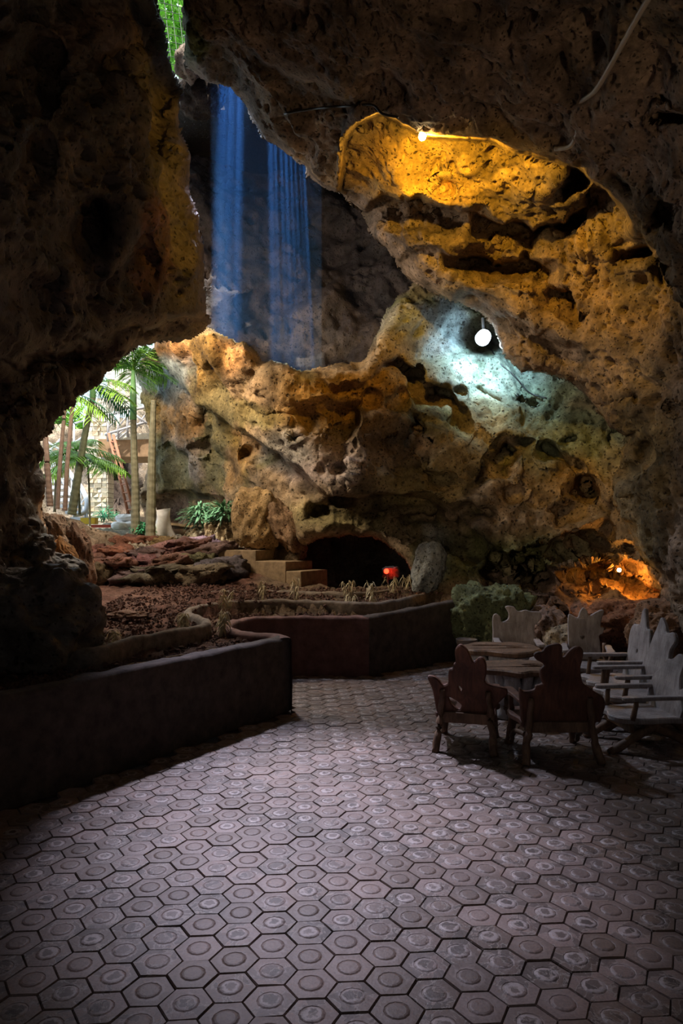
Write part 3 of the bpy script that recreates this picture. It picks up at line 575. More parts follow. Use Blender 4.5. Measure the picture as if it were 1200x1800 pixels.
nz_ = fbm(p3, 1.1, 4, 33); tt = np.ones(gx.shape+(3,))*np.array((.17, .085, .065))
k = sst((nz_+.1)/.5)[..., None]; tt = tt*(1-k)+np.array((.23, .13, .10))*k
k = (sst((gx+1.7+.4*nz_)/.6)*sst((gy-7)/2))[..., None]; tt = tt*(1-k*.7)+np.array((.19, .15, .10))*k*.7
k = sst((gy-14+.6*nz_)/1.2)[..., None]; tt = tt*(1-k)+np.array((.34, .32, .25))*k
k = sst((7.6-gy+gx*-.2)/1.2)[..., None]; tt = tt*(1-k*.6)+np.array((.12, .085, .08))*k*.6
k = (sst((nz_-.25)/.3)*sst((gy-15)/1))[..., None]; tt = tt*(1-k)+np.array((.2, .3, .13))*k
me = npmesh('garden_soil', np.stack([gx, gy, z], -1).reshape(-1, 3)[used], rem[fq], M['soil'], tt.reshape(-1, 3)[used])
tag(link('garden_soil', me), 'red brown cloddy garden soil rising to the entrance', 'soil', kind='stuff')
def ground(x, y): return float(gz(np.array([x]), np.array([y]))[0])+.03
# clods and pebbles: real geometry, uncountable
def clods(name, n, xr, yr, sz, mat, label, tint, seed=1):
    rn = random.Random(seed); V = []; Fc = []; base = [(1, 0, 0), (-1, 0, 0), (0, 1, 0), (0, -1, 0), (0, 0, 1), (0, 0, -1)]; ff = [(0, 2, 4), (2, 1, 4), (1, 3, 4), (3, 0, 4), (2, 0, 5), (1, 2, 5), (3, 1, 5), (0, 3, 5)]
    X = np.array([rn.uniform(*xr) for _ in range(n)]); Y = np.array([rn.uniform(*yr) for _ in range(n)])
    okk = inpoly(X, Y, [(-2.35, 4.9), (-.72, 7.40), (-1.3, 7.9), (-1.42, 8.4), (-1.3, 8.85), (-.62, 9.2), (.3, 9.15), (1.5, 10.4), (2.0, 11.5), (1.5, 25), (-11, 25), (-11, 5)]); Z = gz(X, Y)
    for x, y, zz, o_ in zip(X, Y, Z, okk):
        if not o_: continue
        r_ = rn.uniform(*sz)*rn.choice((1, 1, 1.6)); m0 = Euler((rn.uniform(0, 6), rn.uniform(0, 6), rn.uniform(0, 6))).to_matrix(); n0 = len(V)
        for q in base: V.append(tuple(Vector((x, y, zz+.03+r_*.4))+m0 @ Vector([c*r_*rn.uniform(.6, 1.2) for c in q])))
        Fc += [tuple(a+n0 for a in q) for q in ff]
    me = npmesh(name, V, Fc, M[mat], tint, smooth=False); tag(link(name, me), label, 'clods', kind='stuff')
clods('soil_clods', 9000, (-3.2, 1.6), (4.8, 11.8), (.008, .026), 'soil', 'loose dark red clods strewn over the planting beds', (.19, .11, .09), 1)
clods('gravel', 2600, (-4.6, -1.2), (13.2, 18), (.02, .055), 'soil', 'pale gravel between the palms and the top of the rock outcrop', (.42, .38, .32), 2)

# ------------------------------------------------------------------ rock outcrop (layered) and boulders
oc = empty('rock_outcrop', (-3.0, 12.4, .9), label='layered reddish rock outcrop stepping up from the soil to the palms', cat='rock')
rn = random.Random(4)
def stonepart(px, py, d, w_, h_, dp, tint, s, strata=.16):
    c = P(px, py, d)-Vector((-3.0, 12.4, .9)); rock('stone', c, (w_, dp, h_), tint=tint, seed=s, sub=4, strata=strata, parent=oc, rz=rn.uniform(-.35, .35), rot=(rn.uniform(-.1, .1), rn.uniform(-.15, .15)), amp=.30, ex=.55)
rows = [(1014, 12.0, (175, 410)), (996, 12.5, (160, 440)), (976, 13.1, (160, 420)), (962, 13.8, (165, 390))]
s = 0
for (py, d, (a, b_)) in rows:
    x = a
    while x < b_:
        w_ = rn.uniform(.28, .58); s += 1; g = (x-a)/(b_-a)
        t = (.19, .12, .085) if g < .5 else ((.19, .13, .09) if g < .75 else (.15, .14, .12))
        t = tuple(c*rn.uniform(.75, 1.3) for c in t)
        stonepart(x+rn.uniform(-6, 6), py+rn.uniform(-4, 4), d+rn.uniform(-.15, .15), w_*.85, rn.uniform(.15, .22), rn.uniform(.30, .45), t, s)
        x += w_*F/d*1.35
def R_(label, px, py, d, r_, tint=TAN, seed=0, mat='rockout', **kw): return rock(kw.pop('name', 'boulder'), P(px, py, d), r_, mat, tint, seed, label=label, sub=kw.pop('sub', 5), **kw)
# left foreground rock masses beside the entrance
R_('big dark wet boulder in the left planting bed against the frame edge', 18, 1122, 6.3, (.74, .55, .60), (.15, .125, .105), 11, 'rockwet', strata=.07, sub=6)
R_('low blue grey wet rock in front of the red soil at left', 104, 1112, 6.9, (.28, .42, .30), (.26, .25, .25), 12, 'rockwet', strata=.08, rz=.5)
R_('dark rock ledge under the left cave wall', 25, 1010, 7.3, (.60, .5, .42), (.13, .11, .095), 13, 'rockwet', strata=.08, sub=6)
R_('orange lit upright rock fin at the left of the entrance', 120, 1000, 8.1, (.11, .20, .32), (.56, .28, .10), 14, rot=(0, -.35))  # warm light on the fin is put into its tint
R_('tan upright rock slab at the foot of the brown palm trunks', 100, 945, 9.2, (.16, .30, .33), (.40, .27, .18), 15, rot=(0, -.5))
R_('narrow brown rock standing right of the orange fin', 142, 985, 9.4, (.12, .30, .44), (.30, .18, .12), 16, rot=(0, -.15))
R_('pale rubble rock at the foot of the rock fin', 128, 1040, 9.3, (.26, .24, .12), (.42, .30, .24), 17)
# boulders right of the palms
R_('tall golden brown boulder beside the concrete steps', 452, 915, 13.0, (.40, .42, .56), (.44, .30, .15), 21, sub=5)
R_('leaning dark brown rock between the golden boulder and the rear wall', 500, 925, 12.9, (.26, .34, .52), (.28, .18, .11), 22, rot=(0, -.45))
R_('low tan rock under the right shrub beside the steps', 392, 940, 14.0, (.34, .3, .26), (.40, .30, .17), 23)
R_('small mossy rock under the left shrub', 350, 943, 14.3, (.26, .3, .20), (.28, .24, .16), 24)
R_('moss covered green boulder behind the root tables', 868, 1095, 10.1, (.48, .45, .48), (.12, .14, .075), 25, sub=6, amp=.3)
R_('brown boulder behind the middle of the back row chairs', 960, 1115, 9.8, (.30, .4, .36), (.30, .20, .15), 26, sub=5)
R_('pale tan boulder left of the fan backed chair', 985, 1130, 9.4, (.22, .25, .24), (.40, .32, .22), 27)
R_('reddish boulder below the glowing niche', 1100, 1095, 9.9, (.62, .42, .32), (.30, .14, .08), 28, sub=6)
R_('dark boulder behind the chairs at the right frame edge', 1185, 1115, 9.0, (.50, .4, .42), (.26, .15, .09), 29, sub=6)
R_('grey white rock block on the right of the dark passage', 752, 1000, 11.4, (.24, .25, .42), (.34, .37, .38), 30, sub=5, rot=(0, .25))
R_('rooty earth mound carrying the thin palms', 128, 952, 13.7, (.85, .5, .42), (.30, .24, .19), 33, name='mound', cat='mound', rot=(0, .30))
R_('flat stone lying on the red soil', 225, 1082, 8.6, (.25, .14, .06), (.26, .16, .12), 31)
R_('small red rock at the foot of the slender palm', 236, 955, 14.6, (.09, .08, .07), (.40, .2, .14), 32, name='rock', sub=3)

# concrete steps
st = empty('concrete_steps', (-1.6, 12.2, .85), label='weathered ochre concrete steps beside the golden boulder', cat='steps')
sv = Vector((math.cos(R(28)), -math.sin(R(28)), 0)); C3 = P(530, 934, 12.0); so_ = Vector((-1.6, 12.2, .85))
for a0, a1, zt_ in ((.0, .31, 1.13), (.31, .93, 1.285), (.93, 1.75, 1.465)):
    m_ = MB(); c = C3-sv*(a0+a1)/2+Vector((sv.y*-.45, sv.x*.45, 0)); m_.box((c.x+1.6, c.y-12.2, (zt_+.70)/2-.85), (a1-a0-.006, .9, zt_-.70), rot=(0, 0, -R(28)), jit=.008); o = m_.build('step', M['stepc'], st)
    bv = o.modifiers.new('b', 'BEVEL'); bv.width = .015; bv.segments = 2

# ------------------------------------------------------------------ lamps
def samp(n, px, py): return SURF[n](px, py)
# cold white floodlight
pl = P(850, 592, 12.0)
le = empty('cold_floodlight', pl, label='round blue white floodlight under the roof edge', cat='lamp')
bm = bmesh.new(); bmesh.ops.create_icosphere(bm, subdivisions=3, radius=.12); me = bpy.data.meshes.new('bulb'); bm.to_mesh(me); bm.free(); me.materials.append(M['led']); bulb_ = link('bulb', me, le)
m_ = MB(); m_.tube([(0, .02, .12), (0, .06, .2), (0, .1, .34)], .022); m_.build('bracket', M['metal'], le)
m_ = MB(); m_.tube([(0, .10, 0), (0, .15, 0)], [.13, .09], 16); bulb_.parent = m_.build('housing', M['metal'], le)
light('cold_floodlight_beam', 'SPOT', pl+Vector((-.02, -.16, -.04)), 320, (.50, .80, 1), target=P(835, 690, 13.3), spot_size=R(160), spot_blend=1.0, shadow_soft_size=.08)
# amber lamp tucked under the lip of the roof hollow
bp, bn = samp('ceiling', 741, 262); pa = P(742, 240, 8.15)
am = empty('amber_lamp', pa, label='small amber lamp glowing in the roof hollow', cat='lamp')
bm = bmesh.new(); bmesh.ops.create_icosphere(bm, subdivisions=2, radius=.045); me = bpy.data.meshes.new('bulb'); bm.to_mesh(me); bm.free(); me.materials.append(M['amber']); bulb_ = link('bulb', me, am)
m_ = MB(); m_.tube([(0, 0, .03), (0, .03, .14)], .03); bulb_.parent = m_.build('socket', M['metal'], am)
for k_, (tx_, ty_, en_) in enumerate(((655, 275, 160), (850, 285, 250))):
    light('amber_lamp_beam', 'SPOT', pa+Vector((.03*k_, -.02, -.06)), en_, (1, .56, .05), target=P(tx_, ty_, 8.9), spot_size=R(125), spot_blend=.45, shadow_soft_size=.04)
# amber lamp in the lower right niche
pn = P(1088, 1002, 10.75)
a2 = empty('niche_lamp', pn, label='orange lamp hidden in the low niche at right', cat='lamp')
bm = bmesh.new(); bmesh.ops.create_icosphere(bm, subdivisions=2, radius=.03); me = bpy.data.meshes.new('bulb'); bm.to_mesh(me); bm.free(); me.materials.append(M['amber']); bulb_ = link('bulb', me, a2)
m_ = MB(); m_.tube([(0, .02, 0), (0, .12, -.02)], .02); bulb_.parent = m_.build('socket', M['metal'], a2)
light('niche_lamp_glow', 'POINT', pn+Vector((0, -.06, -.05)), 14, (1, .42, .05), shadow_soft_size=.04)
# red lamp in the passage
pr = P(679, 1004, 13.6)
a3 = empty('red_lamp', pr, label='small red lamp glowing inside the dark passage', cat='lamp')
bm = bmesh.new(); bmesh.ops.create_icosphere(bm, subdivisions=2, radius=.05); me = bpy.data.meshes.new('bulb'); bm.to_mesh(me); bm.free(); me.materials.append(M['redlamp']); link('bulb', me, a3)
m_ = MB(); m_.tube([(0, .02, 0), (.04, .1, -.25), (.05, .12, -.45)], .012); m_.build('stake', M['metal'], a3)
rock('rock', pr+Vector((.1, .22, -.04)), (.17, .12, .12), 'rockout', (.4, .3, .25), 51, 3, label='small rock lit red beside the red lamp', cat='rock')
light('red_lamp_glow', 'POINT', pr+Vector((.02, -.1, .03)), 3.0, (1, .03, .01), shadow_soft_size=.03)

# cables on the roof
def cable(name, pts, surf, r_, mat, label, off=.03):
    q = []
    for (x, y) in pts:
        b_, n_ = samp(surf, x, y); q.append(b_+n_*off)
    ps = [(x, y) for x, y in pts]; fine = crom([(x, y, 0) for x, y in ps], 6, False); ds = [samp(surf, v.x, v.y)[0].y for v in fine]
    ds = np.convolve(np.pad(ds, 4, mode='edge'), np.ones(9)/9, 'valid'); dl = [min([a]+[samp(surf, v.x+i_, v.y+j_)[0].y for i_ in (-4, 0, 4) for j_ in (-4, 0, 4)]) for a, v in zip(ds, fine)]
    m_ = MB(); m_.tube([P(v.x, v.y, d_-off) for v, d_ in zip(fine, dl)], r_, 8); tag(m_.build(name, M[mat], smooth=True), label, 'cable')
cable('cable', [(1150, -20), (1120, 30), (1095, 75), (1070, 120), (1045, 160), (1013, 186), (1017, 210), (1012, 240), (1000, 258), (975, 262)], 'ceiling', .022, 'cable', 'pale grey cable hanging across the upper right roof')
cable('cable', [(500, 200), (560, 190), (620, 186), (655, 185), (672, 200), (700, 206)], 'ceiling', .014, 'cableblack', 'thin black cable running into the amber roof hollow')
cable('cable', [(862, 612), (880, 640), (905, 662), (930, 690), (960, 700)], 'wall_back', .012, 'cableblack', 'thin black cable hanging below the cold floodlight')

# ------------------------------------------------------------------ root wood furniture
def slab_mesh(name, outline, th, mat, parent, holes=(), plane='xz', sm=4, bev=.012, tilt=0, origin=(0, 0, 0), wob=0, smh=True):
    """extruded organic outline; outline in (a,b) metres; thickness along the third axis"""
    loops = [crom([(a, b_, 0) for a, b_ in L], sm) for L in [outline]+list(holes)]
    tri = geometry.tessellate_polygon(loops); flat = [v for L in loops for v in L]; n = len(flat)
    V = []; Fc = []
    cen = sum((Vector(v) for v in loops[0]), Vector())/len(loops[0])
    def insv(L, i, k, sgn):
        a = L[(i-1) % len(L)]; b_ = L[(i+1) % len(L)]; t = (b_-a); t = Vector((-t.y, t.x, 0))
        t = t.normalized() if t.length > 1e-6 else Vector(); return L[i]+t*k*sgn
    rings = []
    for lv, (z, ins_) in enumerate(((-th/2, bev), (-th/2+bev, 0), (th/2-bev, 0), (th/2, bev))):
        for li, L in enumerate(loops):
            area = sum(L[i].x*L[(i+1) % len(L)].y-L[(i+1) % len(L)].x*L[i].y for i in range(len(L)))
            sg = (1 if area > 0 else -1)*(1 if li == 0 else -1)
            for i in range(len(L)): q = insv(L, i, ins_, sg); V.append((q.x, q.y, z))
    for t in tri: Fc.append((t[0], t[1], t[2])); Fc.append((t[2]+3*n, t[1]+3*n, t[0]+3*n))
    off = 0
    for L in loops:
        k = len(L)
        for i in range(k):
            for lv in range(3): a = lv*n+off+i; b_ = lv*n+off+(i+1) % k; Fc.append((a, b_, b_+n, a+n))
        off += k
    out = []
    for (x, y, z) in V:
        if wob: z += wob*math.sin(x*7+1)*math.cos(y*6)
        v = Vector((x, z, y)) if plane == 'xz' else Vector((x, y, z))
        if tilt: v = Euler((tilt, 0, 0)).to_matrix() @ v
        out.append(v+Vector(origin))
    me = bpy.data.meshes.new(name); me.from_pydata([tuple(v) for v in out], [], Fc); me.materials.append(mat)
    bm = bmesh.new(); bm.from_mesh(me); bmesh.ops.recalc_face_normals(bm, faces=bm.faces); bm.to_mesh(me); bm.free()
    return link(name, me, parent)
def conv(pts, sc, ox, oy, cx, d, flip=False):
    s_ = F/d; o = []
    for x, y in pts:
        a = (ox+x/sc-cx)/s_; o.append((-a if flip else a, H-(oy+y/sc-HY)/s_))
    return o
def branch(name, pts, r0, r1, mat, parent, n=8, seed=0):
    rr = random.Random(seed+len(pts)*7); q = bez(pts, 4); k = len(q)
    q = [v+Vector((rr.uniform(-.006, .006), rr.uniform(-.006, .006), 0)) for v in q]; q[0] = Vector(pts[0]); q[-1] = Vector(pts[-1])
    m_ = MB(); m_.tube(q, [(r0+(r1-r0)*i/(k-1))*rr.uniform(.88, 1.12) for i in range(k)], n); return m_.build(name, mat, parent, smooth=True)
def chair(label, loc, rz, back, holes, wood, tilt=.16, backy=-.22, seatz=.30, w_=.50, dpt=.48, armz=.47, legs='straight', legm='woodleg', seed=0, arms=True, thick=.045):
    t = empty('armchair', loc, rz, label, 'chair', 'root wood armchairs round the tables'); rr = random.Random(seed)
    zb = min(p[1] for p in back)
    o2 = [(a, b_-zb) for a, b_ in back]; h2 = [[(a, b_-zb) for a, b_ in hh] for hh in holes]
    slab_mesh('backrest', o2, thick, M[wood], t, h2, tilt=tilt, origin=(0, backy, zb), bev=.01, wob=.008)
    hw = w_/2
    so = [(-hw*1.02, -dpt/2), (-hw*.3, -dpt/2-.01), (hw*.4, -dpt/2), (hw, -dpt/2+.01), (hw*1.08, -.05), (hw*.96, .12), (hw*1.12, dpt/2-.03), (hw*.7, dpt/2+.05), (hw*.2, dpt/2+.01), (-hw*.35, dpt/2+.07), (-hw*.9, dpt/2+.02), (-hw*1.1, .08), (-hw*.98, -.1)]
    slab_mesh('seat', [(a+rr.uniform(-.012, .012), b_+rr.uniform(-.012, .012)) for a, b_ in so], .05, M[wood], t, plane='xy', origin=(0, 0, seatz-.025), bev=.01)
    m_ = MB(); m_.box((0, backy-.035, seatz-.03), (w_*.98, .045, .075), jit=.006); m_.build('back_rail', M[legm], t)
    m_ = MB(); m_.box((0, dpt/2-.06, seatz-.085), (w_*.9, .04, .06), jit=.006); m_.build('front_rail', M[legm], t)
    for s_ in (-1, 1):
        x = s_*(hw-.03)
        if legs == 'straight':
            branch('leg', [(x*1.18, backy-.14, 0), (x*1.08, backy-.08, .15), (x*.98, backy-.065, seatz), (x*.93, backy-.075, seatz+.2)], .034, .024, M[legm], t, seed=seed+s_)
            branch('leg', [(x*1.12, dpt/2-.02, 0), (x*1.0, dpt/2-.08, seatz-.05)], .034, .036, M[legm], t, seed=seed+2+s_)
            branch('brace', [(x*1.05, backy-.02, seatz-.10), (x*1.1, .02, .16), (x*1.1, .12, .05)], .022, .02, M[legm], t, seed=seed+3+s_)
        else:
            branch('leg', [(x*1.05, dpt/2+.13, .0), (x, dpt/2-.10, .13), (x, -.05, seatz-.06)], .034, .036, M[legm], t, seed=seed+s_)
            branch('leg', [(x*1.05, backy-.16, .0), (x, backy+.04, .13), (x, .06, seatz-.06)], .034, .036, M[legm], t, seed=seed+4+s_)
            branch('back_post', [(x*.95, backy-.05, seatz-.12), (x*.95, backy-.06, seatz+.1), (x*.9, backy-.08, armz+.02)], .024, .02, M[legm], t, seed=seed+6+s_)
        if arms:
            branch('arm_post', [(x*1.05, dpt/2-.06, seatz-.02), (x*1.1, dpt/2-.09, armz-.02)], .026, .022, M[legm], t, seed=seed+8+s_)
            ao = [(x*1.1-.035, backy-.02), (x*1.1+.03, backy-.02), (x*1.1+.038, 0), (x*1.1+.045, dpt/2-.02), (x*1.1, dpt/2+.03), (x*1.1-.045, dpt/2-.02), (x*1.1-.035, 0)]
            slab_mesh('armrest', ao, .032, M[wood if legs != 'straight' else wood], t, plane='xy', origin=(0, 0, armz), bev=.007)
    return t
# near left chair, seen from behind
c1 = [(90, 545), (150, 530), (215, 560), (270, 625), (330, 600), (335, 500), (350, 435), (385, 420), (400, 370), (425, 330), (418, 200), (480, 125), (550, 170), (590, 240), (628, 322), (690, 275), (740, 275), (775, 350), (775, 470), (760, 560), (830, 600), (920, 615), (1000, 640), (1010, 700), (950, 770), (900, 830), (860, 900), (840, 985), (540, 980), (240, 970), (190, 940), (150, 700)]
h1 = [[(340, 780), (400, 800), (480, 860), (470, 910), (430, 915), (370, 860)], [(455, 615), (475, 640), (495, 665), (480, 690), (455, 660)]]
chair('reddish brown root wood armchair with two holes in its jagged back, nearest the planter', (1.08, 5.93+.22, 0), R(-14), conv(c1, 6.667, 720, 1110, 800, 5.9), [conv(h, 6.667, 720, 1110, 800, 5.9) for h in h1], 'woodred', seed=1, w_=.46, armz=.44)
c2 = [(180, 665), (225, 692), (300, 690), (350, 670), (362, 632), (400, 620), (432, 600), (405, 540), (402, 450), (440, 400), (400, 360), (350, 335), (325, 290), (350, 255), (420, 235), (450, 190), (510, 165), (590, 155), (622, 190), (625, 290), (652, 300), (700, 240), (760, 192), (820, 190), (855, 240), (850, 330), (835, 440), (870, 590), (930, 640), (1010, 700), (1100, 760), (1140, 850), (1120, 950), (1100, 1050), (1050, 1060), (1000, 1110), (650, 1110), (350, 1100), (230, 1060), (200, 900)]
chair('large dark red root wood armchair seen from behind in the middle of the front row', (1.70, 5.66+.24, 0), R(2), conv(c2, 6.316, 880, 1100, 980, 5.7), [], 'woodred', seed=2, w_=.56, armz=.46)
c3 = [(350, 150), (375, 125), (405, 150), (412, 182), (455, 165), (462, 120), (440, 80), (460, 68), (500, 75), (530, 105), (580, 95), (620, 105), (680, 110), (692, 150), (660, 190), (640, 230), (640, 400), (500, 410), (360, 400), (350, 250)]
chair('broad grey root wood armchair with a notched back facing the camera behind the far table', (2.12, 8.65, 0), R(180-8), conv(c3, 4, 780, 1050, 908, 8.75, True), [], 'woodgrey', seed=3, tilt=.12)
c4 = [(870, 150), (885, 130), (935, 152), (950, 110), (975, 80), (1000, 100), (1015, 135), (1060, 110), (1095, 93), (1115, 100), (1100, 160), (1092, 212), (1116, 220), (1105, 260), (1080, 280), (1088, 340), (1080, 440), (940, 450), (880, 420), (868, 250)]
chair('blue grey root wood armchair with a fan shaped five pointed back', (2.78, 8.15, 0), R(180-16), conv(c4, 4, 780, 1050, 1028, 8.25, True), [[(a+0, b_) for a, b_ in conv([(955, 285), (985, 285), (970, 305)], 4, 780, 1050, 1028, 8.25, True)]], 'woodgrey', seed=4, tilt=.12)
def ob(pts): return [(x, z) for x, z in pts]
b5 = ob([(-.24, .28), (-.27, .5), (-.25, .7), (-.2, .82), (-.14, .82), (-.1, .86), (-.06, .95), (-.03, 1.02), (.02, .98), (.04, .86), (.12, .84), (.2, .82), (.24, .7), (.22, .5), (.25, .28), (0, .26)])
b6 = ob([(-.25, .28), (-.28, .5), (-.2, .62), (-.2, .72), (-.26, .8), (-.2, .88), (-.08, .86), (-.02, .93), (.06, .99), (.1, .92), (.16, .8), (.2, .68), (.27, .5), (.25, .28), (0, .26)])
b7 = ob([(-.24, .24), (-.3, .45), (-.33, .56), (-.26, .55), (-.2, .5), (-.18, .6), (-.2, .72), (-.1, .78), (0, .72), (.08, .7), (.16, .6), (.24, .52), (.25, .24), (0, .22)])
chair('grey root wood armchair with a tall pointed back, farthest of the right hand row', (2.78, 7.35, 0), R(90+2), b5, [[(.0, .55), (.015, .56), (.01, .59), (-.01, .58)]], 'woodgrey', legs='cross', seed=5, tilt=.14, armz=.50)
chair('grey root wood armchair with a knobbed split back, middle of the right hand row', (2.72, 6.75, 0), R(90+4), b6, [], 'woodgrey', legs='cross', seed=6, tilt=.16, armz=.48)
chair('grey root wood armchair with crossed legs at the right edge, nearest of that row', (2.52, 6.10, 0), R(90+6), b7, [], 'woodgrey', legs='cross', seed=7, tilt=.18, armz=.44, seatz=.28)
# tables
def table(label, c, rx, ry, zt, seed, holes=()):
    t = empty('root_table', (c[0], c[1], 0), 0, label, 'table'); rr = random.Random(seed); k = 18
    ol = [(rx*math.cos(2*math.pi*i/k)*rr.uniform(.86, 1.12), ry*math.sin(2*math.pi*i/k)*rr.uniform(.82, 1.12)) for i in range(k)]
    slab_mesh('table_top', ol, .06, M['woodtop'], t, holes, plane='xy', origin=(0, 0, zt-.03), bev=.015, wob=.006)
    for i in range(9):
        th = 2*math.pi*i/9+rr.uniform(-.2, .2); a = rr.uniform(.55, .8)
        branch('root', [(rx*.5*math.cos(th), ry*.5*math.sin(th), 0), (rx*.42*math.cos(th), ry*.42*math.sin(th), zt*.4), (rx*a*math.cos(th), ry*a*math.sin(th), zt-.05)], rr.uniform(.06, .10), rr.uniform(.05, .09), M['woodtop'], t, n=9, seed=seed+i)
    rock('stump', (0, 0, zt*.45), (rx*.5, ry*.5, zt*.46), 'rockout', (.2, .14, .1), seed, 3, parent=t)
    t.children[-1].data.materials[0] = M['woodleg']
    return t
table('low root wood table with a pale brown cracked top, far one of the pair', (1.78, 8.0), .44, .38, .52, 3, [[(-.30, .10), (-.1, .13), (.0, .10), (-.1, .085)], [(.05, -.05), (.2, -.02), (.25, -.06), (.12, -.09)]])
table('low root wood table with a bluish grey top and oval hole, nearer one', (1.72, 7.0), .40, .34, .50, 5, [[(.04, -.02), (.14, .04), (.26, .02), (.24, -.05), (.12, -.07)]])
# bucket
bk = empty('bucket', (1.66, 9.55, 0), 0, 'dull grey bucket standing in the shade by the dark planter wall', 'bucket')
m_ = MB(); n_ = 20; prof = [(.10, 0), (.135, .36), (.142, .37), (.13, .365), (.095, .02), (0.002, .02)]; V = [(r_*math.cos(2*math.pi*j/n_), r_*math.sin(2*math.pi*j/n_), z_) for r_, z_ in prof for j in range(n_)]
m_.add(V, [(i*n_+j, i*n_+(j+1) % n_, (i+1)*n_+(j+1) % n_, (i+1)*n_+j) for i in range(len(prof)-1) for j in range(n_)]); m_.build('pail', M['bucket'], bk, smooth=True)
m_ = MB(); m_.tube([(.14*math.cos(a), .14*math.sin(a)*.3-.02, .36-.12*math.sin(a)) for a in np.linspace(0, math.pi, 12)], .004, 5); m_.build('handle', M['metal'], bk)

# ------------------------------------------------------------------ plants
def leafstrip(mb, base, d, up, L, w_, droop=.3, seg=3):
    d = Vector(d).normalized(); s_ = d.cross(Vector(up)); s_ = s_.normalized() if s_.length > .01 else Vector((1, 0, 0)); vs = []
    for i in range(seg+1):
        t = i/seg; c = Vector(base)+d*L*t+Vector((0, 0, -droop*L*t*t)); ww = w_*(math.sin(math.pi*min(1, t*.85+.12)))
        vs += [c-s_*ww/2, c+Vector((0, 0, w_*.15)), c+s_*ww/2]
    mb.add(vs, [q for i in range(seg) for q in ((i*3, i*3+1, i*3+4, i*3+3), (i*3+1, i*3+2, i*3+5, i*3+4))])
def frond(parent, base, az, elev, L, mat, nl=16, wl=.28, droop=.9, seed=0):
    rr = random.Random(seed); m_ = MB(); dirv = Vector((math.cos(az)*math.cos(elev), math.sin(az)*math.cos(elev), math.sin(elev))); pts = []
    for i in range(9): t = i/8; pts.append(Vector(base)+dirv*L*t+Vector((0, 0, -droop*L*.5*t*t)))
    m_.tube(pts, [.012*(1-.8*i/8)+.002 for i in range(9)], 5)
    for i in range(nl):
        t = .12+.86*i/nl; f_ = t*8; k = min(7, int(f_)); b_ = pts[k].lerp(pts[k+1], f_-k); tg = (pts[k+1]-pts[k]).normalized(); sd = tg.cross(Vector((0, 0, 1))).normalized()
        for s_ in (-1, 1): leafstrip(m_, b_, sd*s_+tg*.55+Vector((0, 0, rr.uniform(-.25, .15))), (0, 0, 1), wl*(.55+.6*math.sin(math.pi*t))*rr.uniform(.85, 1.1), .032, .35, 2)
    return m_.build('frond', mat, parent)
def palm(label, pts, r0, r1, trunkm, fr, L, leafm, shaft=None, nl=16, seed=0, wl=.28, elr=(.1, 1.0), top=None, group=None):
    b0 = Vector(pts[0]); t = empty('palm', b0, 0, label, 'palm', group); q = [v-b0 for v in bez(pts, 16)]; k = len(q); m_ = MB()
    m_.tube(q, [(r0+(r1-r0)*min(1, i/(k-1)*1.2))*(1.06 if i % 2 else .97) for i in range(k)], 10); m_.build('trunk', M[trunkm], t)
    tip = q[-1]
    if shaft: m_ = MB(); m_.tube([tip, tip+Vector((0, 0, shaft*.5)), tip+Vector((0, 0, shaft))], [r1*1.15, r1*1.1, r1*.6], 10); m_.build('crownshaft', M['shaft'], t, smooth=True); tip = tip+Vector((0, 0, shaft))
    rr = random.Random(seed)
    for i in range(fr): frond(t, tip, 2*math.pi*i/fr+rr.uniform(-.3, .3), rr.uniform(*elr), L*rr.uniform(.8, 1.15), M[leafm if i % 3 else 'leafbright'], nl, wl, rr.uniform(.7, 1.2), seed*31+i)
    return t
def tr(*a): return [tuple(P(*q)) for q in a]
palm('slender ringed palm with a green crownshaft standing in the entrance', tr((238, 951, 14.6), (238, 880, 14.6), (236, 800, 14.6), (234, 738, 14.6)), .10, .062, 'trunkgrey', 12, .85, 'leaf', shaft=1.0, seed=1, wl=.48, elr=(.4, 1.3), nl=20)
palm('bare ringed palm trunk just right of the slender green palm', tr((264, 955, 14.2), (266, 850, 14.2), (268, 760, 14.2), (270, 704, 14.2)), .105, .055, 'trunkgrey', 0, 1, 'leaf', seed=2)
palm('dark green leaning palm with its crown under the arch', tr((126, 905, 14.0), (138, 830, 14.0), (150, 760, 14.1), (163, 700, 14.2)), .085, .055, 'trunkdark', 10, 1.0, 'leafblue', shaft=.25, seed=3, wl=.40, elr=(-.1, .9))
palm('brown palm trunk, the straighter of the thin pair at the left', tr((101, 895, 13.6), (105, 820, 13.6), (112, 740, 13.7), (117, 690, 13.8)), .042, .034, 'trunkbrown', 7, .9, 'leafblue', seed=4, wl=.34, elr=(-.3, .6))
palm('brown palm trunk standing slightly in front of its thin twin', tr((114, 898, 13.3), (118, 820, 13.3), (125, 740, 13.4), (130, 675, 13.5)), .044, .036, 'trunkbrown', 0, .9, 'leaf', seed=5)
palm('tan palm trunk farthest left against the arch edge', tr((88, 890, 13.0), (83, 820, 13.0), (79, 755, 13.1)), .06, .05, 'trunkbrown', 0, .9, 'leaf', seed=6)
palm('young palm with a thin dark stem and wide bright fronds before the stone pillar', tr((158, 925, 14.6), (157, 870, 14.6), (155, 830, 14.6), (152, 806, 14.6)), .022, .018, 'trunkgrey', 9, .85, 'leaf', seed=7, wl=.40, elr=(-.1, .7), nl=18)
palm('small palm with lime green fronds behind the leaning palm', tr((140, 905, 15.6), (138, 850, 15.6), (134, 790, 15.6)), .03, .025, 'trunkgrey', 8, .9, 'leafbright', seed=8, wl=.36, elr=(.0, .9))
palm('small blue green palm behind the thin brown trunks', tr((96, 900, 15.2), (98, 850, 15.2), (100, 808, 15.2)), .03, .022, 'trunkgrey', 7, .8, 'leaf', seed=9, wl=.34)
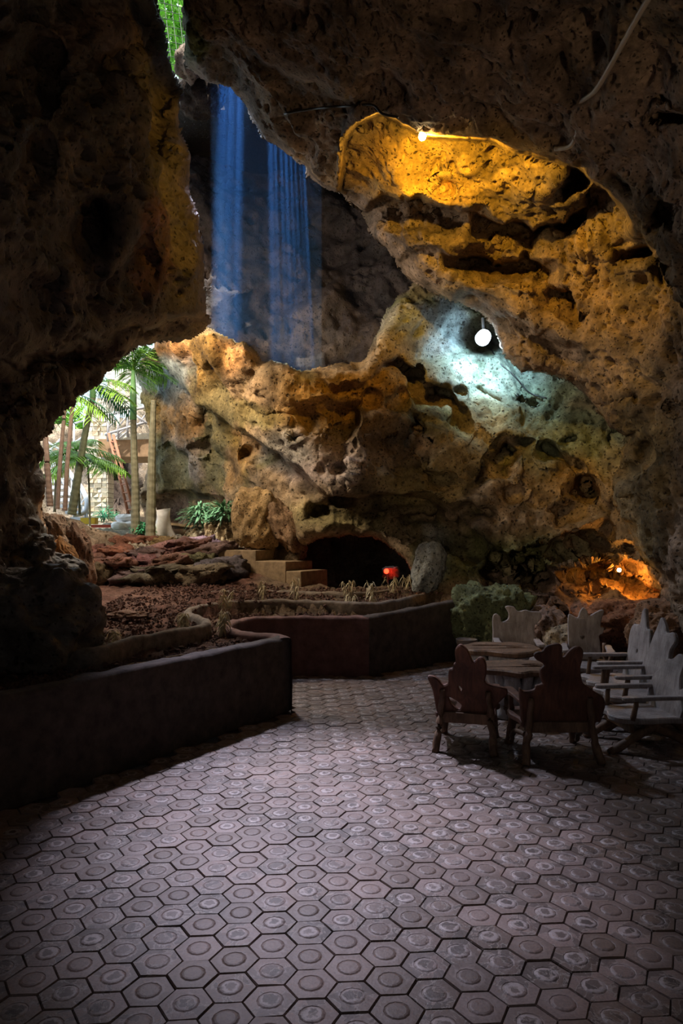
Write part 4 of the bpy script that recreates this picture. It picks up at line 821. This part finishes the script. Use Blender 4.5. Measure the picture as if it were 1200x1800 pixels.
def shrub(label, px, py, d, r_, n, mat, leaf=(.10, .03), name='shrub', seed=0, cat='shrub', group=None, upw=1):
    rr = random.Random(seed); b0 = P(px, py, d); t = empty(name, b0, 0, label, cat, group); m_ = MB(); st_ = MB()
    for i in range(n):
        a = rr.uniform(0, 2*math.pi); e = rr.uniform(.1, 1.4)*upw; q = Vector((math.cos(a)*math.cos(e), math.sin(a)*math.cos(e), math.sin(e)))*r_*rr.uniform(.35, 1)
        if i % 6 == 0: st_.tube([(0, 0, -.05), q*.5+Vector((0, 0, .02)), q], .006, 5)
        leafstrip(m_, q, Vector((q.x, q.y, rr.uniform(-.3, .6)*r_)), (0, 0, 1), leaf[0]*rr.uniform(.7, 1.3), leaf[1], .4, 2)
    st_.build('stem', M['trunkgrey'], t); m_.build('foliage', M[mat], t); return t
shrub('left leafy shrub on the rocks below the overhang', 352, 918, 14.2, .36, 260, 'shrub', (.20, .045), seed=1)
shrub('right leafy shrub on the rocks beside the golden boulder', 396, 915, 13.9, .36, 300, 'shrub', (.20, .05), seed=2)
shrub('bright mint green bush between the two ringed palms', 252, 940, 14.7, .27, 420, 'mint', (.06, .04), seed=3)
shrub('small green plant at the foot of the stone pillar', 183, 912, 18.0, .26, 120, 'mint', (.16, .035), seed=4)
# dried plants in the beds
def dryplant(label, px, py, z_, h_, seed, dens=26, w_=.20):
    h_ *= 1.2; dens = int(dens*1.6)
    d = F*(H-z_)/(py-HY); b0 = Vector(((px-CX)/F*d, d, ground((px-CX)/F*d, d)-.02)); t = empty('dried_plant', b0, 0, label, 'plant', 'withered plants in the beds'); rr = random.Random(seed); s_ = MB(); m_ = MB()
    for k in range(3):
        x, y = rr.uniform(-.04, .04), rr.uniform(-.04, .04); top = Vector((x*2.5, y*2.5, h_*rr.uniform(.75, 1))); s_.tube([(x*.3, y*.3, 0), (x, y, h_*.5), top], .006, 5)
        for i in range(dens//3):
            t_ = rr.uniform(.35, 1); p = Vector((x, y, 0)).lerp(top, t_); p.z = h_*t_; a = rr.uniform(0, 6.28)
            leafstrip(m_, p, (math.cos(a), math.sin(a), rr.uniform(-.4, .6)), (0, 0, 1), w_*.5*rr.uniform(.5, 1.1), .016, 1.3, 3)
    s_.build('stem', M['dry'], t); m_.build('leaves', M['dry'], t)
for i, (px, py, h_, dn, lb) in enumerate([(206, 1146, .16, 30, 'withered plant by the wet rock, leftmost in the front bed'), (324, 1132, .22, 60, 'bushy withered plant against the inner curb'), (386, 1126, .26, 66, 'tall withered plant in the middle of the front bed'), (397, 1088, .34, 40, 'withered seed head on a long thin stalk behind the bushy ones'), (460, 1078, .24, 45, 'withered drooping clump in the bed above the pink rim'), (518, 1078, .32, 22, 'two thin withered stalks right of the drooping clump'), (612, 1072, .24, 26, 'withered plant with hanging leaves left of the wall corner'), (655, 1080, .30, 30, 'tallest withered plant behind the wall corner'), (688, 1068, .26, 26, 'withered plant just right of the wall corner'), (715, 1062, .22, 24, 'short withered plant nearest the grey rock block'), (612, 1052, .14, 24, 'tiny withered tuft on the rear curb')]):
    dryplant(lb, px, py, .62 if i < 10 else .85, h_, 60+i, dn)
for i, (x, y, a) in enumerate([(-1.75, 6.05, .9), (-1.45, 6.45, .3), (-1.2, 6.8, -.4)]):
    m_ = MB(); m_.tube([(x-.12*math.cos(a), y-.12*math.sin(a), .675), (x, y, .69), (x+.12*math.cos(a), y+.12*math.sin(a), .68)], .006, 6)
    tag(m_.build('twig', M['board']), ['pale bent twig lying in the front bed beside the wet rock', 'longest pale twig in the front bed', 'short pale twig near the pink rim'][i], 'twig')

# ------------------------------------------------------------------ garden structures beyond the arch
# stone clad pillar
def clad(name, label, px0, px1, pyt, pyb, d, dep, rows, cols, seed):
    a = P(px0, pyb, d); b_ = P(px1, pyt, d); c = Vector(((a.x+b_.x)/2, d+dep/2, a.z)); wd = b_.x-a.x; ht = b_.z-a.z
    t = empty(name, c, 0, label, 'pillar'); m_ = MB(); m_.box((0, 0, ht/2), (wd-.04, dep-.04, ht)); m_.build('core', M['grout'], t); rr = random.Random(seed); hh = ht/rows; mats = [plain('cladding_%d_%d' % (seed, i), q, .85, .15, 12, .5) for i, q in enumerate(((.80, .74, .62), (.70, .62, .48), (.84, .80, .72), (.62, .50, .34)))]
    protos = []
    for i in range(6): b2 = MB(); b2.box((0, 0, 0), (1, .05, 1), jit=.03); o = b2.build('stone', mats[i % 4]); protos.append(o.data); bpy.data.objects.remove(o)
    for r_ in range(rows):
        n_ = cols+rr.choice((0, 0, 1)); cuts = [0]+sorted(max(.12, min(.88, (i+1)/n_+rr.uniform(-.08, .08))) for i in range(n_-1))+[1]
        for i in range(n_):
            o = bpy.data.objects.new('stone', protos[rr.choice((0, 0, 1, 2, 2, 3, 4, 5))]); COL.objects.link(o); o.parent = t
            o.location = (wd*((cuts[i]+cuts[i+1])/2-.5), -dep/2-.005, hh*(r_+.5)); o.scale = (wd*(cuts[i+1]-cuts[i])-.012, rr.uniform(.7, 1.5), hh-.012)
    sd = MB()
    for r_ in range(rows):
        for sgn in (-1, 1): sd.box((sgn*wd/2, 0, hh*(r_+.5)), (.04, dep-.02*(r_ % 2), hh-.012), jit=.006)
    sd.build('side_stones', mats[0], t)['kind'] = 'stuff'
    return t
clad('stone_pillar', 'cream stone clad pillar beside the spiral railing', 155, 188, 700, 916, 18.6, .5, 26, 3, 1)
clad('stone_tower', 'tall bright stone clad block rising behind the upper railing', 189, 236, 560, 716, 23.5, .9, 16, 4, 2)
# slab platform with railing
pf = empty('viewing_platform', P(220, 786, 18.4), 0, 'brown concrete platform under the upper railing', 'platform')
m_ = MB(); m_.box((.05, .8, -.02), (1.5, 1.6, .44), jit=.02); m_.build('slab', M['slab'], pf)
m_ = MB(); m_.box((.2, .2, .27), (1.1, .5, .16), jit=.02); m_.build('kerb', M['stone'], pf)
rl = empty('upper_railing', P(183, 776, 18.2), 0, 'grey rustic branch railing on the brown platform', 'railing')
rb = P(183, 776, 18.2)
def bar(name, a, b_, r_, par, base, mat): m_ = MB(); m_.tube([P(*a)-base, P(*b_)-base], r_, 7); m_.build(name, mat, par, smooth=True)
for a, b_ in (((184, 730, 18.2), (256, 716, 18.2)), ((184, 764, 18.2), (256, 742, 18.2)), ((228, 722, 18.2), (258, 745, 18.2))): bar('rail', a, b_, .035, rl, rb, M['railbrown'])
for x, y0, y1 in ((190, 728, 776), (208, 725, 772), (224, 722, 768), (238, 720, 760)): bar('post', (x, y1, 18.2), (x, y0, 18.2), .032, rl, rb, M['railbrown'])
for a, b_ in (((190, 752), (208, 735)), ((208, 750), (224, 730)), ((192, 776), (222, 752)), ((224, 745), (240, 724)), ((208, 772), (226, 756)), ((240, 752), (254, 730))): bar('brace', (*a, 18.2), (*b_, 18.2), .02, rl, rb, M['railbrown'])
# spiral stair with white railing
sp = empty('spiral_stair', P(110, 905, 18.0), 0, 'pale curved stair with white bars behind the brown palms', 'staircase'); sb = P(110, 905, 18.0)
rail = []
for i in range(15):
    t = i/14; th = -1.1+t*2.9; rail.append((112+40*math.sin(th+1.9) if False else 70+82*math.sin(min(1, (1-t)*1.05)*math.pi/2), 768+150*(1-t), 17.6+1.4*t))
top = [(86, 792, 18.6), (108, 812, 18.4), (126, 836, 18.2), (142, 856, 18.0), (150, 872, 17.8), (153, 885, 17.6), (150, 898, 17.5), (142, 903, 17.4), (128, 905, 17.3)]
m_ = MB(); m_.tube([v-sb for v in bez([P(*q) for q in top], 4)], .06, 8); m_.build('handrail', M['rail'], sp, smooth=True)
low = [(x-1, y+30, d) for x, y, d in top[:6]]
m_ = MB(); m_.tube([v-sb for v in bez([P(*q) for q in low], 4)], .045, 8); m_.build('lower_rail', M['rail'], sp, smooth=True)
for (x, y, d) in top[:7]: bar('baluster', (x, y+38, d), (x, y, d), .022, sp, sb, M['rail'])
for i in range(5): a = top[i]; b2 = top[i+1]; bar('brace', (a[0], a[1]+30, a[2]), (b2[0], b2[1]+2, b2[2]), .018, sp, sb, M['rail'])
for i in range(7):
    x, y, d = 92+i*9, 846+i*11, 18.4-.12*i; m_ = MB(); m_.box(P(x, y, d)-sb, (.5, .35, .08)); m_.build('tread', M['rail'], sp)
zr = empty('zigzag_railing', P(82, 840, 19.4), 0, 'pale zigzag railing high behind the left palms', 'railing'); zb_ = P(82, 840, 19.4)
for a, b_ in (((80, 800), (106, 772)), ((80, 806), (106, 800)), ((82, 776), (108, 792)), ((84, 826), (110, 800)), ((150, 738), (160, 738)), ((84, 780), (84, 830)), ((108, 770), (108, 840)), ((128, 745), (158, 736)), ((128, 780), (158, 760)), ((148, 740), (148, 800)), ((156, 738), (156, 790)), ((130, 745), (130, 800))): bar('bar', (*a, 19.4), (*b_, 19.4), .028, zr, zb_, M['rail'])
# ladder
lb = empty('ladder', P(232, 905, 17.2), 0, 'reddish wooden ladder leaning on the brown platform', 'ladder'); l0 = P(232, 905, 17.2)
A0, A1, B0, B1 = (226, 905, 17.2), (191, 762, 17.9), (236, 903, 17.0), (199, 764, 17.7)
bar('side_rail', A0, A1, .035, lb, l0, M['ladder']); bar('side_rail', B0, B1, .035, lb, l0, M['ladder'])
for i in range(9):
    t = (i+.7)/9.5; a = [A0[j]+(A1[j]-A0[j])*t for j in range(3)]; b2 = [B0[j]+(B1[j]-B0[j])*t for j in range(3)]; bar('rung', (a[0]-1, a[1]+2, a[2]), (b2[0]+3, b2[1]+2, b2[2]), .018, lb, l0, M['ladder'])
# sacks
def sack(label, c, r_, rz, seed, rot=(0, 0)):
    o = rock('sack', c, r_, 'rockout', (1, 1, 1), seed, 4, amp=.07, rz=rz, rot=rot, label=label, cat='sack', group='white sacks of soil'); o.data.materials[0] = M['sack']; return o
sack('full white sack lying on top of the pile left of the slender palm', P(222, 911, 16.6), (.24, .18, .10), .2, 71)
sack('white sack at the bottom left of the pile', P(211, 924, 16.4), (.20, .18, .10), -.2, 72)
sack('white sack at the bottom right of the pile, half behind the palm', P(233, 923, 16.5), (.22, .18, .10), .1, 73)
sack('slumped white sack behind the upright one', P(274, 930, 15.6), (.2, .16, .18), .1, 74)
v = []; us = empty('upright_sack', P(287, 950, 14.9), 0, 'upright white sack with two tied corners right of the palms', 'sack')
m_ = MB(); prof = [(.0, .26, .14), (.1, .25, .16), (.25, .19, .13), (.38, .14, .10), (.5, .13, .07), (.56, .16, .03)]; n_ = 20; rr = random.Random(5)
V = [(a*math.cos(2*math.pi*j/n_)*(1+.08*math.sin(5*j+z_*20)), b2*math.sin(2*math.pi*j/n_)*(1+.1*math.sin(3*j)), z_+(.13*abs(math.cos(2*math.pi*j/n_))**3 if z_ > .5 else 0)) for z_, a, b2 in prof for j in range(n_)]
m_.add(V, [(i*n_+j, i*n_+(j+1) % n_, (i+1)*n_+(j+1) % n_, (i+1)*n_+j) for i in range(5) for j in range(n_)]+[tuple(range(5*n_, 6*n_))]); m_.build('bag', M['sack'], us, smooth=True)
m_ = MB(); m_.box(P(308, 922, 15.4), (.75, .22, .05), rot=(0, .12, .2)); tag(m_.build('plank', M['board']), 'pale plank lying across the log behind the upright sack', 'plank')
m_ = MB(); c = P(318, 935, 15.5); m_.tube([c+Vector((-.3, 0, 0)), c+Vector((0, .02, .02)), c+Vector((.32, .05, 0))], [.15, .16, .14], 12); tag(m_.build('log', M['log'], smooth=True), 'short dark log under the pale plank', 'log')
m_ = MB(); m_.box(P(262, 952, 14.4)+Vector((.3, 0, 0)), (.22, .12, .06)); tag(m_.build('brick', M['board']), 'tan brick at the foot of the upright sack', 'brick')
ct = empty('yellow_crate', P(157, 922, 17.2), 0, 'yellow plastic crate at the foot of the stone pillar', 'crate')
m_ = MB()
for q, sz in (((0, 0, .02), (.34, .2, .03)), ((0, -.1, .09), (.34, .02, .14)), ((0, .1, .09), (.34, .02, .14)), ((-.17, 0, .09), (.02, .2, .14)), ((.17, 0, .09), (.02, .2, .14))): m_.box(q, sz)
m_.build('bin', M['yellow'], ct)
m_ = MB(); m_.box(P(182, 925, 17.0), (.55, .12, .07)); tag(m_.build('red_tray', M['redp']), 'low red tray on the ground right of the yellow crate', 'tray')
# cliff and rock beyond
layer('wall_garden', M['rockout'], [(-60, 700), (60, 740), (150, 755), (190, 740), (300, 690), (420, 700), (420, 1000), (-60, 1000)],
 [(-60, 700, 22), (-60, 1000, 20), (150, 760, 24.5), (150, 950, 21), (210, 850, 21.5), (300, 850, 20), (420, 900, 18), (300, 700, 22)], (.46, .36, .26), step=4, amp=2.2, seed=8, skirt=1.0,
 pockets=[(212, 855, 34, 70, 0, 3.0)], patches=[(212, 855, 48, 80, (.10, .07, .055), 1), (112, 862, 60, 62, (.16, .14, .12), .95)])  # first patch paints the shade of the platform recess into the tint
tree = MB(); rr = random.Random(9)
def foliage(name, label, c, r_, n, mat, sz, seed):
    rr = random.Random(seed); m_ = MB(); t = empty(name, c, 0, label, 'tree'); tr_ = MB(); tr_.tube([(0, 0, -r_[2]), (0, 0, 0), (r_[0]*.4, 0, r_[2]*.5)], .06, 6); tr_.build('trunk', M['trunkgrey'], t)
    for i in range(n):
        q = Vector((rr.gauss(0, .5)*r_[0], rr.gauss(0, .5)*r_[1], rr.gauss(0, .5)*r_[2])); leafstrip(m_, q, (rr.uniform(-1, 1), rr.uniform(-1, 1), rr.uniform(-.6, .6)), (0, 0, 1), sz*rr.uniform(.7, 1.3), sz*.45, .2, 2)
    m_.build('foliage', M[mat], t)
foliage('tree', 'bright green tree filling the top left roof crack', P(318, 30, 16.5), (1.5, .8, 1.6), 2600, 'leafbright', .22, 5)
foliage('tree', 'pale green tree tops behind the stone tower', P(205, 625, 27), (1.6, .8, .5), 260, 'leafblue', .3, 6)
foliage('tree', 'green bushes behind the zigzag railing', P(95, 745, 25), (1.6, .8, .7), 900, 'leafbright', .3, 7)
# chain link fence over the crack
fe = empty('wire_fence', P(318, 60, 12.6), 0, 'wire mesh fence stretched over the roof crack', 'fence'); fb = P(318, 60, 12.6); m_ = MB()
for i in range(9): x = 276+i*12; m_.tube([P(x, 100, 12.6)-fb, P(x-14, -20, 12.8)-fb], .006, 4)
for i in range(11): y = -25+i*13; m_.tube([P(265, y, 12.7)-fb, P(375, y+24, 12.7)-fb], .006, 4)
m_.build('mesh', M['wire'], fe)
R_('dark rock hanging under the lower end of the roof crack', 356, 168, 13.4, (.42, .35, .36), (.06, .04, .03), 42, sub=5)
R_('pale sunlit rock below the wire fence in the roof crack', 332, 112, 12.8, (.22, .3, .26), (.30, .22, .17), 41, sub=4)
